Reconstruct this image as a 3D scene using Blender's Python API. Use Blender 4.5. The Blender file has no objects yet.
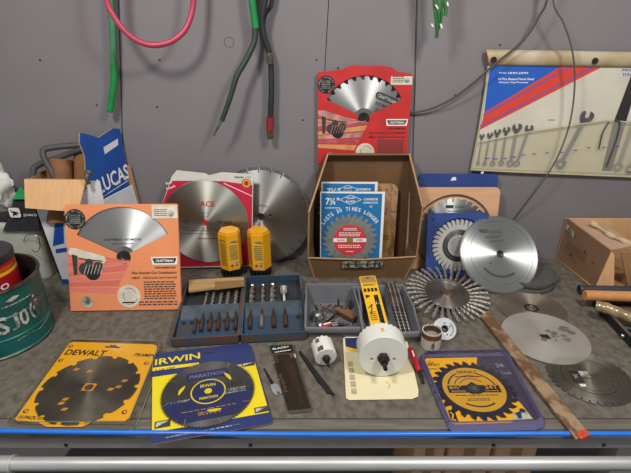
import bpy, bmesh, math, random
from mathutils import Matrix, Vector
from mathutils.geometry import tessellate_polygon
random.seed(7)
PI = math.pi
R = math.radians
scn = bpy.context.scene
col = scn.collection

# ---------------- camera, world, lights, exposure (z = 0 is the bench top) ----------------
cam_d = bpy.data.cameras.new('camera'); cam = bpy.data.objects.new('camera', cam_d); col.objects.link(cam)
cam.location = (0, 0, 0.734); cam.rotation_euler = (R(65), 0, 0)
cam_d.sensor_width = 36; cam_d.lens = 26.985; cam_d.clip_start = 0.02
scn.camera = cam
scn.view_settings.view_transform = 'Standard'; scn.view_settings.look = 'None'
scn.view_settings.gamma = 1; scn.view_settings.use_curve_mapping = False
scn.view_settings.exposure = 0.0
wd = bpy.data.worlds.new('room_light'); scn.world = wd; wd.use_nodes = True
wd.node_tree.nodes['Background'].inputs[0].default_value = (0.93, 0.96, 1.0, 1)
wd.node_tree.nodes['Background'].inputs[1].default_value = 0.36

def area(name, loc, target, sx, sy, power, colr):
    d = bpy.data.lights.new(name, 'AREA'); d.shape = 'RECTANGLE'; d.size = sx; d.size_y = sy
    d.energy = power; d.color = colr
    o = bpy.data.objects.new(name, d); col.objects.link(o); o.location = loc
    v = Vector(target) - Vector(loc); o.rotation_euler = v.to_track_quat('-Z', 'Y').to_euler()
    return o
area('ceiling_light_left', (-0.55, 0.25, 1.5), (-0.3, 1.1, 0), 0.22, 0.22, 17, (1.0, 0.97, 0.93))
area('ceiling_light_right', (0.65, 0.25, 1.5), (0.4, 1.1, 0), 0.22, 0.22, 17, (1.0, 0.97, 0.93))

# ---------------- materials ----------------
def lin(c):
    c = c.lstrip('#'); out = []
    for i in (0, 2, 4):
        x = int(c[i:i+2], 16)/255
        out.append(x/12.92 if x <= 0.04045 else ((x+0.055)/1.055)**2.4)
    return tuple(out)+(1,)
MT = {}
def mat(name, hexc, rough=0.6, metal=0.0, var=0.12, scale=30, bump=0.0, hex2=None, lo=0.35, hi=0.65, stretch=None, coat=0.0, aniso=0.0, spec=0.5, detail=4):
    if name in MT: return MT[name]
    m = bpy.data.materials.new(name); m.use_nodes = True; nt = m.node_tree; N = nt.nodes; Lk = nt.links
    b = N['Principled BSDF']; b.inputs['Roughness'].default_value = rough; b.inputs['Metallic'].default_value = metal
    b.inputs['Coat Weight'].default_value = coat; b.inputs['Coat Roughness'].default_value = 0.08
    b.inputs['Specular IOR Level'].default_value = spec
    c1 = lin(hexc); c2 = lin(hex2) if hex2 else tuple(x*(1-var*2) for x in c1[:3])+(1,)
    tc = N.new('ShaderNodeTexCoord'); mp = N.new('ShaderNodeMapping'); Lk.new(tc.outputs['Object'], mp.inputs[0])
    if stretch: mp.inputs['Scale'].default_value = stretch
    nz = N.new('ShaderNodeTexNoise'); nz.inputs['Scale'].default_value = scale; nz.inputs['Detail'].default_value = detail
    Lk.new(mp.outputs[0], nz.inputs['Vector'])
    cr = N.new('ShaderNodeValToRGB'); cr.color_ramp.elements[0].position = lo; cr.color_ramp.elements[1].position = hi
    cr.color_ramp.elements[0].color = c2; cr.color_ramp.elements[1].color = c1
    Lk.new(nz.outputs['Fac'], cr.inputs[0]); Lk.new(cr.outputs[0], b.inputs['Base Color'])
    if bump:
        bp = N.new('ShaderNodeBump'); bp.inputs['Strength'].default_value = bump; bp.inputs['Distance'].default_value = 0.002
        Lk.new(nz.outputs['Fac'], bp.inputs['Height']); Lk.new(bp.outputs[0], b.inputs['Normal'])
    if aniso:
        tg = N.new('ShaderNodeTangent'); tg.direction_type = 'RADIAL'; tg.axis = 'Z'
        b.inputs['Anisotropic'].default_value = aniso
        b.inputs['Anisotropic Rotation'].default_value = 0.25
        Lk.new(tg.outputs[0], b.inputs['Tangent'])
    MT[name] = m; return m
def clear(name, tint='#FFFFFF', refl=0.12, rough=0.08, body=0.0):
    if name in MT: return MT[name]
    m = bpy.data.materials.new(name); m.use_nodes = True; nt = m.node_tree; N = nt.nodes; Lk = nt.links
    N.remove(N['Principled BSDF']); out = N['Material Output']
    tr = N.new('ShaderNodeBsdfTransparent'); tr.inputs[0].default_value = lin(tint)
    gl = N.new('ShaderNodeBsdfGlossy'); gl.inputs['Roughness'].default_value = rough
    df = N.new('ShaderNodeBsdfDiffuse'); df.inputs[0].default_value = lin(tint)
    m0 = N.new('ShaderNodeMixShader'); m0.inputs[0].default_value = body
    Lk.new(tr.outputs[0], m0.inputs[1]); Lk.new(df.outputs[0], m0.inputs[2])
    fr = N.new('ShaderNodeLayerWeight'); fr.inputs[0].default_value = 0.5
    pw = N.new('ShaderNodeMath'); pw.operation = 'POWER'; pw.inputs[1].default_value = 3.5; Lk.new(fr.outputs['Facing'], pw.inputs[0])
    ma = N.new('ShaderNodeMath'); ma.operation = 'MULTIPLY_ADD'; ma.inputs[1].default_value = 0.45; ma.inputs[2].default_value = refl*0.08
    Lk.new(pw.outputs[0], ma.inputs[0])
    mx = N.new('ShaderNodeMixShader'); Lk.new(ma.outputs[0], mx.inputs[0]); Lk.new(m0.outputs[0], mx.inputs[1]); Lk.new(gl.outputs[0], mx.inputs[2])
    Lk.new(mx.outputs[0], out.inputs[0]); MT[name] = m; return m

white = mat('white_ink', '#E8E6DE', 0.5, var=0.03)
black = mat('black_ink', '#1A1A1C', 0.5, var=0.05)
dgrey = mat('dark_grey_ink', '#3A3836', 0.55, var=0.1)
red = mat('red_ink', '#C8202C', 0.5, var=0.06)
yellow = mat('yellow_ink', '#E8B41C', 0.45, var=0.03)
cardboard = mat('cardboard', '#A07850', 0.85, var=0.08, scale=14)
card_dark = mat('brown_cardboard', '#7A5A3C', 0.85, var=0.12, scale=10, bump=0.1)
card_edge = mat('cardboard_edge', '#B08A60', 0.9, var=0.1, scale=90)
card_tan = mat('tan_cardboard', '#D2A474', 0.85, var=0.06, scale=20, stretch=(8, 1, 1))
blade_steel = mat('blade_steel', '#BCBCBA', 0.5, 1.0, var=0.06, scale=8, aniso=0.92)
blade_bright = mat('bright_blade_steel', '#D2D2D0', 0.5, 1.0, var=0.05, scale=9, aniso=0.92)
blade_dark = mat('dark_blade_steel', '#7E7872', 0.5, 0.9, var=0.12, scale=12, aniso=0.85)
blade_brown = mat('brown_blade_steel', '#A89A8C', 0.5, 0.9, var=0.12, scale=10, aniso=0.85)
steel = mat('tool_steel', '#9A9A98', 0.38, 1.0, var=0.15, scale=40)
dark_steel = mat('dark_tool_steel', '#4A4846', 0.45, 0.9, var=0.2, scale=60)
rust = mat('rusty_steel', '#6E4A34', 0.8, 0.3, var=0.25, scale=60, bump=0.3)
plastic_clear = clear('clear_plastic', '#FBFBF8', 0.12, 0.08, 0.0)

# ---------------- mesh builder ----------------
def spline(pts, k=8):
    P = [Vector(p) for p in pts]
    if len(P) < 3: return P
    Q = [2*P[0]-P[1]] + P + [2*P[-1]-P[-2]]; out = []
    for i in range(1, len(Q)-2):
        a, b, c, d = Q[i-1:i+3]
        for j in range(k):
            t = j/k
            out.append(0.5*((2*b)+(c-a)*t+(2*a-5*b+4*c-d)*t*t+(3*b-a-3*c+d)*t**3))
    out.append(P[-1]); return out
_txt = {}
def text_geo(s):
    if s in _txt: return _txt[s]
    cu = bpy.data.curves.new('t', 'FONT'); cu.body = s; cu.resolution_u = 2; cu.offset = 0.02
    ob = bpy.data.objects.new('t', cu); col.objects.link(ob)
    dg = bpy.context.evaluated_depsgraph_get(); me = bpy.data.meshes.new_from_object(ob.evaluated_get(dg))
    vs = [v.co.copy() for v in me.vertices]; fs = [tuple(p.vertices) for p in me.polygons]
    bpy.data.objects.remove(ob); bpy.data.curves.remove(cu); bpy.data.meshes.remove(me)
    _txt[s] = (vs, fs); return _txt[s]
class MB:
    def __init__(s): s.v = []; s.f = []; s.mi = []; s.mats = []; s.M = Matrix()
    def add(s, vs, fs, m):
        if m not in s.mats: s.mats.append(m)
        k = s.mats.index(m); n = len(s.v)
        s.v += [s.M @ Vector(p) for p in vs]
        for f in fs: s.f.append(tuple(i+n for i in f)); s.mi.append(k)
        return s
    def box(s, c, sz, m, bev=0.0, rz=0, rx=0, ry=0):
        bm = bmesh.new(); bmesh.ops.create_cube(bm, size=1)
        for v in bm.verts: v.co = Vector((v.co.x*sz[0], v.co.y*sz[1], v.co.z*sz[2]))
        if bev: bmesh.ops.bevel(bm, geom=bm.edges[:], offset=bev, segments=2, affect='EDGES', profile=0.5)
        T = Matrix.Translation(c) @ Matrix.Rotation(rz, 4, 'Z') @ Matrix.Rotation(ry, 4, 'Y') @ Matrix.Rotation(rx, 4, 'X')
        bm.verts.index_update()
        s.add([T @ v.co for v in bm.verts], [[v.index for v in f.verts] for f in bm.faces], m); bm.free(); return s
    def prism(s, loops, z0, z1, m, side=None):
        if not hasattr(loops[0][0], '__len__'): loops = [loops]
        L3 = [[Vector((p[0], p[1], 0)) for p in l] for l in loops]
        tri = tessellate_polygon(L3); flat = [p for l in L3 for p in l]; n = len(flat)
        fs = []
        for t in tri:
            a, b, c = (flat[i] for i in t)
            if (b-a).cross(c-a).z < 0: t = (t[0], t[2], t[1])
            fs.append(tuple(i+n for i in t)); fs.append((t[2], t[1], t[0]))
        sd = []; o = 0
        for k, l in enumerate(L3):
            q = len(l); ar = sum(l[i].x*l[(i+1) % q].y-l[(i+1) % q].x*l[i].y for i in range(q))
            for i in range(q):
                a, b = o+i, o+(i+1) % q
                if (ar > 0) == (k == 0): sd.append((a, b, b+n, a+n))
                else: sd.append((b, a, a+n, b+n))
            o += q
        V = [(p.x, p.y, z0) for p in flat]+[(p.x, p.y, z1) for p in flat]
        if side: s.add(V, fs, m); s.add(V, sd, side)
        else: s.add(V, fs+sd, m)
        return s
    def flat(s, pts, z, m):          # printed patch
        return s.prism([[(p[0], p[1]) for p in pts]], z-0.0002, z, m) if len(pts) > 2 else s
    def slab(s, pts, t, m):          # planar polygon in space with thickness
        P = [Vector(p) for p in pts]; n = Vector((0, 0, 0))
        for i in range(len(P)): n += (P[i]-P[0]).cross(P[(i+1) % len(P)]-P[0])
        n.normalize(); q = len(P)
        V = P+[p+n*t for p in P]
        tri = tessellate_polygon([P]); fs = []
        for a in tri:
            nn = (P[a[1]]-P[a[0]]).cross(P[a[2]]-P[a[0]])
            if nn.dot(n) < 0: a = (a[0], a[2], a[1])
            fs.append(tuple(i+q for i in a)); fs.append((a[2], a[1], a[0]))
        for i in range(q): fs.append((i, (i+1) % q, (i+1) % q+q, i+q))
        return s.add(V, fs, m)
    def tube(s, pts, r, m, n=10, smooth=True, k=8, cap=True):
        P = spline(pts, k) if smooth else [Vector(p) for p in pts]
        rs = r if callable(r) else (lambda t: r)
        up = Vector((0.13, 0.31, 0.94)); V = []; F = []; L = len(P); N = None
        for i, p in enumerate(P):
            d = (P[min(i+1, L-1)]-P[max(i-1, 0)]).normalized()
            if N is None:
                N = d.cross(up); N = (N if N.length > 0.05 else d.cross(Vector((1, 0, 0)))).normalized()
            N = (N-d*N.dot(d)).normalized(); Bn = d.cross(N)
            rr = rs(i/(L-1))
            for j in range(n):
                a = 2*PI*j/n; V.append(p+(N*math.cos(a)+Bn*math.sin(a))*rr)
        for i in range(L-1):
            for j in range(n): F.append((i*n+j, i*n+(j+1) % n, (i+1)*n+(j+1) % n, (i+1)*n+j))
        if cap: F.append(tuple(reversed(range(n)))); F.append(tuple((L-1)*n+j for j in range(n)))
        return s.add(V, F, m)
    def lathe(s, prof, m, n=48, wob=None):   # profile (r, z) from bottom outside up
        V = []; F = []; q = len(prof)
        for j in range(n):
            a = 2*PI*j/n
            for (r, z) in prof: V.append((r*math.cos(a), r*math.sin(a), z))
        for j in range(n):
            k = (j+1) % n
            for i in range(q-1):
                if prof[i][0] < 1e-6 and prof[i+1][0] < 1e-6: continue
                F.append((j*q+i, k*q+i, k*q+i+1, j*q+i+1))
        return s.add(V, F, m)
    def disc(s, c, r, z, m, n=32, r2=None, a0=0, a1=2*PI):
        ry = r2 or r
        return s.flat([(c[0]+r*math.cos(a0+(a1-a0)*i/n), c[1]+ry*math.sin(a0+(a1-a0)*i/n)) for i in range(n)], z, m)
    def ring(s, c, r0, r1, z0, z1, m, n=40):
        o = [(c[0]+r1*math.cos(2*PI*i/n), c[1]+r1*math.sin(2*PI*i/n)) for i in range(n)]
        h = [(c[0]+r0*math.cos(2*PI*i/n), c[1]+r0*math.sin(2*PI*i/n)) for i in range(n)]
        return s.prism([o, h], z0, z1, m)
    def stroke(s, pts, w, z, m):
        P = [Vector((p[0], p[1])) for p in pts]
        for a, b in zip(P, P[1:]):
            d = b-a
            if d.length < 1e-6: continue
            nrm = Vector((-d.y, d.x)).normalized()*w/2
            s.flat([a-nrm, b-nrm, b+nrm, a+nrm], z, m)
        return s
    def arcline(s, c, r, a0, a1, w, z, m, n=16):
        return s.stroke([(c[0]+r*math.cos(R(a0+(a1-a0)*i/n)), c[1]+r*math.sin(R(a0+(a1-a0)*i/n))) for i in range(n+1)], w, z, m)
    def text(s, t, x, y, w, h, z, m, rot=0, shear=0.0):   # fits the lettering into w x h at x, y (lower left)
        vs, fs = text_geo(t)
        if not vs: return s
        x0 = min(v.x for v in vs); x1 = max(v.x for v in vs); y0 = min(v.y for v in vs); y1 = max(v.y for v in vs)
        c, sn = math.cos(rot), math.sin(rot); V = []
        for v in vs:
            a = (v.x-x0)/(x1-x0)*w; b = (v.y-y0)/max(y1-y0, 1e-6)*h; a += b*shear
            V.append((x+a*c-b*sn, y+a*sn+b*c, z))
        return s.add(V, fs, m)
    def arctext(s, t, c, r, amid, span, h, z, m):   # letters upright along an arc, outward tops
        n = len(t)
        for i, ch in enumerate(t):
            if ch == ' ': continue
            a = R(amid+span/2-span*(i+0.5)/n); w = R(span)/n*r*0.78
            px, py = c[0]+r*math.cos(a), c[1]+r*math.sin(a); th = a-PI/2
            s.text(ch, px-w/2*math.cos(th), py-w/2*math.sin(th), w*(0.35 if ch in 'I1' else 1), h, z, m, rot=th)
        return s
    def greek(s, x, y, w, h, n, z, m, rot=0):      # body copy too small to read: rows of short dashes
        rng = random.Random(int(x*9999)+n); c, sn = math.cos(rot), math.sin(rot); lh = h/n
        for i in range(n):
            yy = y+h-lh*(i+0.75); xx = 0
            while xx < w*0.96:
                L = min(rng.uniform(0.05, 0.16)*w, w-xx)
                a, b = xx, xx+L*0.85
                q = [(a, yy-y), (b, yy-y), (b, yy-y+lh*0.45), (a, yy-y+lh*0.45)]
                s.flat([(x+u*c-v*sn, y+u*sn+v*c) for u, v in q], z, m); xx += L+0.012*w
        return s
    def build(s, name, parent=None, M=None, ang=32):
        me = bpy.data.meshes.new(name); me.from_pydata([tuple(v) for v in s.v], [], s.f)
        for m in s.mats: me.materials.append(m)
        me.polygons.foreach_set('material_index', s.mi); me.polygons.foreach_set('use_smooth', [True]*len(s.f))
        me.update(); me.set_sharp_from_angle(angle=R(ang))
        o = bpy.data.objects.new(name, me); col.objects.link(o)
        if parent: o.parent = parent
        if M is not None: o.matrix_local = M
        return o
def tag(o, label, cat, group=None, kind=None):
    o['label'] = label
    if cat: o['category'] = cat
    if group: o['group'] = group
    if kind: o['kind'] = kind
    return o
def thing(name, label, cat, M=None, group=None):
    o = bpy.data.objects.new(name, None); o.empty_display_size = 0.02; col.objects.link(o)
    if M is not None: o.matrix_world = M
    return tag(o, label, cat, group)
def struct(o): o['kind'] = 'structure'; return o
def T(x, y, z=0.0): return Matrix.Translation((x, y, z))
def plane(x, y, z, yaw, tilt):   # a card: local x right, y up the card, z towards the viewer; tilt 90 lies flat
    return T(x, y, z) @ Matrix.Rotation(R(yaw), 4, 'Z') @ Matrix.Rotation(R(90-tilt), 4, 'X')
def rot(ax, d): return Matrix.Rotation(R(d), 4, ax)
def circ(c, r, n=32, a0=0): return [(c[0]+r*math.cos(a0+2*PI*i/n), c[1]+r*math.sin(a0+2*PI*i/n)) for i in range(n)]
def rrect(x0, y0, x1, y1, r, n=5):
    o = []
    for cx, cy, a in ((x1-r, y0+r, -90), (x1-r, y1-r, 0), (x0+r, y1-r, 90), (x0+r, y0+r, 180)):
        o += [(cx+r*math.cos(R(a+90*i/n)), cy+r*math.sin(R(a+90*i/n))) for i in range(n+1)]
    return o
def blade_outline(c, rad, n, depth, style='hook', a0=0.0, d=1):
    o = []; st = 2*PI/n
    for i in range(n):
        a = a0+i*st
        if style == 'hook': seq = ((0, rad), (0.16, rad-depth), (0.4, rad-depth*0.9), (0.6, rad-depth*0.35), (0.9, rad-depth*0.08))
        elif style == 'fine': seq = ((0, rad), (0.15, rad-depth))
        elif style == 'gullet': seq = ((0, rad), (0.05, rad-depth), (0.22, rad-depth*1.15), (0.3, rad-depth*0.3), (0.55, rad-depth*0.12))
        else: seq = ((0, rad), (0.0+0.06, rad), (0.07, rad-depth), (0.1, rad-depth*1.08), (0.13, rad-depth), (0.14, rad), (0.5, rad), (0.75, rad))
        for t, r_ in seq: o.append((c[0]+r_*math.cos(d*(a+t*st)), c[1]+r_*math.sin(d*(a+t*st))))
    return o if d > 0 else o[::-1]

# ---------------- the setting: wall, floor ----------------
wall_paint = mat('grey_wall_paint', '#787274', 0.62, var=0.05, scale=5, bump=0.25, stretch=(1, 1, 1), detail=8, lo=0.3, hi=0.7)
wall_gap = mat('wall_joint', '#5C5655', 0.9)
YW = 1.40
def wl(u0, w):   # slanted joint of the boards
    return u0
joints = []
for (pa, pb, w) in (((-0.522,0.772), (-0.561,0.501), 0.005), ((0.035,0.772), (0.026,0.597), 0.0025), ((0.269,0.772), (0.286,0.486), 0.005)):
    k = (pb[0]-pa[0])/(pb[1]-pa[1]); f = lambda z, pa=pa, k=k: pa[0]+k*(z-pa[1])
    joints.append((f(-0.9), f(1.7), w))
joints = [(-2.2, -2.2, 0)]+joints+[(1.42, 1.40, .01), (2.6, 2.6, 0)]
b = MB()
for (a, c_) in zip(joints, joints[1:]):
    b.slab([(a[0]+a[2]/2, YW, -0.9), (c_[0]-c_[2]/2, YW, -0.9), (c_[1]-c_[2]/2, YW, 1.7), (a[1]+a[2]/2, YW, 1.7)], -0.01, wall_paint)
b.box((0.2, YW+0.0135, 0.4), (4.8, 0.02, 2.6), wall_gap)
for (x, z) in [(-0.632,0.501),(-0.459,0.495),(0.003,0.624),(0.063,0.602),(-0.037,0.458),(0.01,0.562),(-0.766,0.623),(0.4,0.529),(0.507,0.662),(-0.433,0.623)]:
    b.M = T(x, YW, z) @ rot('X', 90); b.lathe([(0.003, 0), (0.003, 0.0006), (0.0015, 0.0016), (0, 0.002)], dark_steel, 10)
px, pz = (-0.237,0.669)
b.M = T(px, YW, pz) @ rot('X', 90); b.lathe([(0.014, 0), (0.014, 0.0008), (0.0125, 0.0008), (0.0125, 0)], wall_gap, 20)
b.M = Matrix()
struct(b.build('wall_back'))
b = MB(); b.box((0.0, 1.352, 0.875), (3.6, 0.094, 0.035), wall_paint); struct(b.build('added_ledge_1'))  # added out-of-view ledge: hoses hang from it, and it shades the wall top
concrete = mat('concrete_floor', '#5A5652', 0.85, var=0.1, scale=4, bump=0.2)
b = MB(); b.box((0.2, 0.2, -0.925), (4.8, 2.45, 0.05), concrete); struct(b.build('floor'))

# ---------------- workbench ----------------
bench_top = mat('worn_bench_top', '#665F54', 0.7, hex2='#4A4339', scale=60, bump=0.4, lo=0.3, hi=0.6, detail=14, stretch=(1, 0.7, 1))
bench_steel = mat('painted_grey_steel', '#A29C98', 0.5, 0.2, var=0.06, scale=12)
bench_edge = mat('bench_front_strip', '#6E675C', 0.75, var=0.2, scale=20, stretch=(0.4, 4, 1), bump=0.2)
wb = thing('workbench', 'long grey steel workbench with a dirty worn dark top against the wall', 'workbench', T(0, 0.68, 0))
iv = T(0, -0.68, 0)
b = MB(); b.M = iv; b.box((0, 1.0525, -0.02), (3.2, 0.695, 0.04), bench_top); b.build('bench_top', wb)
b = MB(); b.M = iv; b.box((0, 0.692, -0.0188), (3.2, 0.026, 0.042), bench_edge, 0.003)
b.stroke([(-1.6, 0.7055), (1.6, 0.7055)], 0.0012, 0.0026, dgrey); tag(b.build('front_strip', wb), 'lighter strip along the front edge', None)
b = MB(); b.M = iv; b.box((0, 0.676, -0.030), (3.2, 0.006, 0.024), bench_steel); b.box((0, 0.70, -0.0435), (3.2, 0.05, 0.004), bench_steel)
for (u, v) in ((64, 440), (250, 441), (495, 440), (606, 441)):
    px, pz = (u-315.5)*0.00196, -0.034
    b.M = iv @ T(px, 0.673, pz) @ rot('X', 90); b.lathe([(0.004, 0), (0.004, 0.001), (0.002, 0.002), (0, 0.0022)], dark_steel, 12)
b.build('front_rail', wb)
for x in (-1.5, 0.66, 1.5):
    for y in (0.73, 1.33):
        b = MB(); b.M = iv; b.box((x, y, -0.48), (0.06, 0.05, 0.84), bench_steel, 0.004); b.build('leg', wb)
b = MB(); b.M = iv; b.slab([(-1.5, 0.705, -0.06), ((-0.493,-0.08)[0], 0.705, -0.06), ((-0.54,-0.121)[0], 0.705, -0.12), (-1.5, 0.705, -0.2)], 0.004, bench_steel); b.build('gusset_plate', wb)
b = MB(); b.M = iv; b.box((0, 1.04, -0.45), (3.0, 0.6, 0.02), bench_steel); b.build('lower_shelf', wb)

pipe_m = mat('galvanised_pipe', '#C4C4C0', 0.42, 0.6, var=0.14, scale=30, stretch=(0.15, 1, 1))
pt = thing('steel_pipe', 'galvanised steel pipe running the whole width below the bench edge', 'pipe', T(0, 0.60, (-0.001,-0.002)[1]))
b = MB(); b.tube([(-1.5, 0, 0.002), (1.5, 0, 0.006)], 0.0122, pipe_m, 20, False); b.build('pipe', pt)
b = MB(); cx_ = -0.565
b.tube([(cx_-0.02, 0, 0.002), (cx_+0.015, 0, 0.002)], 0.0152, pipe_m, 20, False); b.tube([(cx_+0.016, 0, 0.002), (cx_+0.021, 0, 0.002)], 0.0165, pipe_m, 20, False); b.build('coupling', pt)
for x in (-1.45, 1.45):
    b = MB(); b.box((x, 0.05, 0.0), (0.03, 0.1, 0.012), dark_steel, 0.002); b.build('bracket', pt)
blue_h = mat('blue_hose_rubber', '#1F6FD0', 0.35, var=0.05, spec=0.5)
b = MB(); b.tube([(-1.367,0.667,0.025),(-0.607,0.667,0.01),(-0.319,0.667,0.005),(0.009,0.667,0.001),(0.318,0.667,0.002),(0.61,0.667,0.002),(1.327,0.667,-0.006)], 0.0052, blue_h, 14, k=16)
tag(b.build('air_hose'), 'bright blue air hose stretched along the front edge of the bench', 'hose')

# boxes on the lower shelf
for (u0, u1, nm, lb) in ((417, 452, 'cardboard_box', 'brown cardboard box under the bench, left of the row below the large circular blade pack'), (453, 500, 'cardboard_box', 'brown cardboard box under the bench, middle of the row'), (502, 548, 'cardboard_box', 'brown cardboard box under the bench, right end of the row')):
    x0 = (u0-315.5)*0.0021; x1 = (u1-315.5)*0.0021
    b = MB(); b.box(((x0+x1)/2, 0.84, -0.26), (x1-x0-0.004, 0.2, 0.36), card_tan, 0.006)
    b.box(((x0+x1)/2, 0.739, -0.26), ((x1-x0)*0.25, 0.001, 0.36), cardboard)
    tag(b.build(nm), lb, 'box', 'boxes under the bench')

# ---------------- things on the bench, left ----------------
# white and blue box with bent pipes
box_white = mat('white_printed_board', '#D4D6D8', 0.55, var=0.05)
box_blue = mat('blue_printed_board', '#1C4FA0', 0.5, var=0.12, scale=12)
bx = thing('supply_box', 'open white and blue cardboard box with LUCAS on its raised flap', 'box', T(-0.70, 1.25, 0))
iv = T(0.70, -1.25, 0)
A = (-0.78,0.189); A2 = (-0.765, 0.0)
XL, XR, YF, HT_ = -0.765, -0.590, 1.235, 0.325
b = MB(); b.M = iv
b.slab([(XL, YF, 0), (XR, YF, 0), (XR, YF, HT_), (XL-0.03, YF, HT_)], -0.004, box_white)
b.slab([(XR, YF+0.001, 0), (XR+0.055, YF+0.145, 0), (XR+0.03, YF+0.145, HT_-0.06), (XR+0.0, YF+0.001, HT_-0.055)], -0.004, box_white)
b.slab([(XL, YF, 0), (XL, YF+0.15, 0), (XL-0.03, YF+0.15, HT_), (XL-0.03, YF, HT_)], 0.004, cardboard)
b.slab([(XL, YF+0.15, 0), (XR+0.055, YF+0.15, 0), (XR+0.03, YF+0.15, HT_), (XL-0.03, YF+0.15, HT_)], -0.004, cardboard)
b.slab([(XL, YF, 0.002), (XR, YF, 0.002), (XR+0.055, YF+0.145, 0.002), (XL, YF+0.15, 0.002)], 0.004, cardboard)
b.box(((XL+XR)/2, YF-0.0012, 0.009), (XR-XL-0.001, 0.001, 0.016), box_blue)
# blue arrow and line on the front
b.M = iv @ plane(-0.80, YF-0.0005, 0, 0, 0)
f = lambda p: (p[0]+0.80, p[1])
b.flat([f(p) for p in [(-0.763,0.128),(-0.729,0.138),(-0.71,0.234),(-0.699,0.222),(-0.705,0.27),(-0.738,0.246),(-0.73,0.234)]], 0.001, box_blue)
b.flat([f(p) for p in [(-0.757,0.118),(-0.714,0.125),(-0.717,0.112),(-0.76,0.105)]], 0.001, box_blue)
b.text('THIS END UP', 0.115, 0.125, 0.06, 0.006, 0.001, box_blue)
b.build('box_body', bx)
b = MB(); b.M = iv
fl = [(-0.79,1.228,0.333),(-0.623,1.228,0.331),(-0.641,1.185,0.254),(-0.781,1.185,0.266)]
b.slab(fl, 0.004, card_tan); b.slab([fl[0], fl[1], (fl[1][0], YF, fl[1][2]-0.0), (fl[0][0], YF, fl[0][2]-0.0)], -0.003, cardboard)
tag(b.build('front_flap', bx), 'torn tan flap folded down at the front', None)
b = MB(); b.M = iv
pa = [(-0.587,1.245,0.449),(-0.572,1.3,0.439),(-0.554,1.372,0.44),(-0.555,1.385,0.336),(-0.571,1.385,0.24),(-0.645,1.24,0.22),(-0.628,1.24,0.332)]
pan = [pa[0], pa[2], pa[4], (XR+0.002, YF+0.001, (-0.643,0.222)[1]), pa[6]]
# best plane: corner posts
p0 = Vector((pa[6][0], 1.24, 0)); p1 = Vector((pa[4][0], 1.385, 0)); ex = (p1-p0).normalized(); nrm = Vector((ex.y, -ex.x, 0))
Mf = Matrix(((ex.x, 0, nrm.x, p0.x), (ex.y, 0, nrm.y, p0.y), (0, 1, nrm.z, 0), (0, 0, 0, 1)))
LW = (p1-p0).length
b.M = iv @ Mf
zt0, zt1 = pa[0][2], pa[2][2]
b.prism([[(0.0, 0.20), (LW, 0.16), (LW, zt1-0.005), (LW*0.83, zt1+0.002), (LW*0.45, zt1-0.012), (LW*0.2, zt0-0.002), (0.012, zt0+0.004), (0.004, zt0-0.02), (0.012, zt0-0.06), (0.006, 0.36), (0.0, 0.325)]], -0.004, 0, box_blue, card_edge)
b.flat([(0.0, 0.20), (LW, 0.16), (LW, 0.262), (0.0, 0.215)], 0.0006, box_white)
b.flat([(LW*0.52, 0.378), (LW*0.88, 0.392), (LW*0.90, zt1-0.03), (LW*0.52, zt1-0.042)], 0.0006, box_white)
b.text('LUCAS', LW*0.24, 0.272, LW*0.80, 0.046, 0.0008, white, rot=R(6))
b.stroke([(LW*0.26, 0.262), (LW*0.98, 0.279)], 0.002, 0.0008, white)
tag(b.build('side_flap', bx), 'raised blue flap printed LUCAS in white', None)
# bent pipes in the box
rubber = mat('dark_rubber', '#4A4644', 0.6, var=0.15, scale=30)
b = MB(); b.tube([(-0.732,1.27,0.302),(-0.74,1.28,0.337),(-0.758,1.29,0.374),(-0.759,1.3,0.394),(-0.732,1.31,0.4),(-0.676,1.33,0.401),(-0.644,1.35,0.402)], 0.0085, rubber, 12)
tag(b.build('bent_hose'), 'dark bent rubber hose looping over the front of the blue and white box', 'hose')
b = MB(); b.tube([(-0.802,1.28,0.29),(-0.799,1.29,0.334),(-0.786,1.3,0.351),(-0.724,1.31,0.372),(-0.644,1.32,0.398),(-0.624,1.36,0.408)], 0.0085, rubber, 12)
tag(b.build('bent_hose'), 'grey bent pipe crossing beneath the looped hose in the open box', 'pipe')
roll = mat('brown_paper_roll', '#8E6038', 0.8, var=0.2, scale=20)
for i, (u, v, y, r, lb) in enumerate(((60, 165, 1.325, 0.035, 'wide brown paper roll inside the open box, farthest left'), (83, 160, 1.34, 0.026, 'brown paper roll standing in the open box, right of the wide one'))):
    x, z = W_ = {0: (-0.734,0.357), 1: (-0.669,0.375)}[i]
    b = MB(); b.M = T(x, y, z) @ rot('X', -25); b.lathe([(0, -0.18), (r, -0.18), (r, 0), (r*0.8, 0), (r*0.8, -0.1), (0, -0.1)], roll, 28)
    tag(b.build('paper_roll'), lb, 'roll')
b = MB(); x, z = (-0.612,0.334)
b.M = T(x, 1.218, z+0.004) @ rot('Y', 20); b.tube([(0.0, 0.0, 0.018), (0.0, -0.006, 0.004), (0.006, -0.004, -0.012)], lambda t: 0.008-0.002*t, steel, 12); b.lathe([(0, 0.014), (0.010, 0.016), (0.010, 0.022), (0.004, 0.026), (0, 0.026)], steel, 16)
tag(b.build('hose_fitting'), 'small silver fitting caught at the corner of the torn tan flap', 'fitting')

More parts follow.
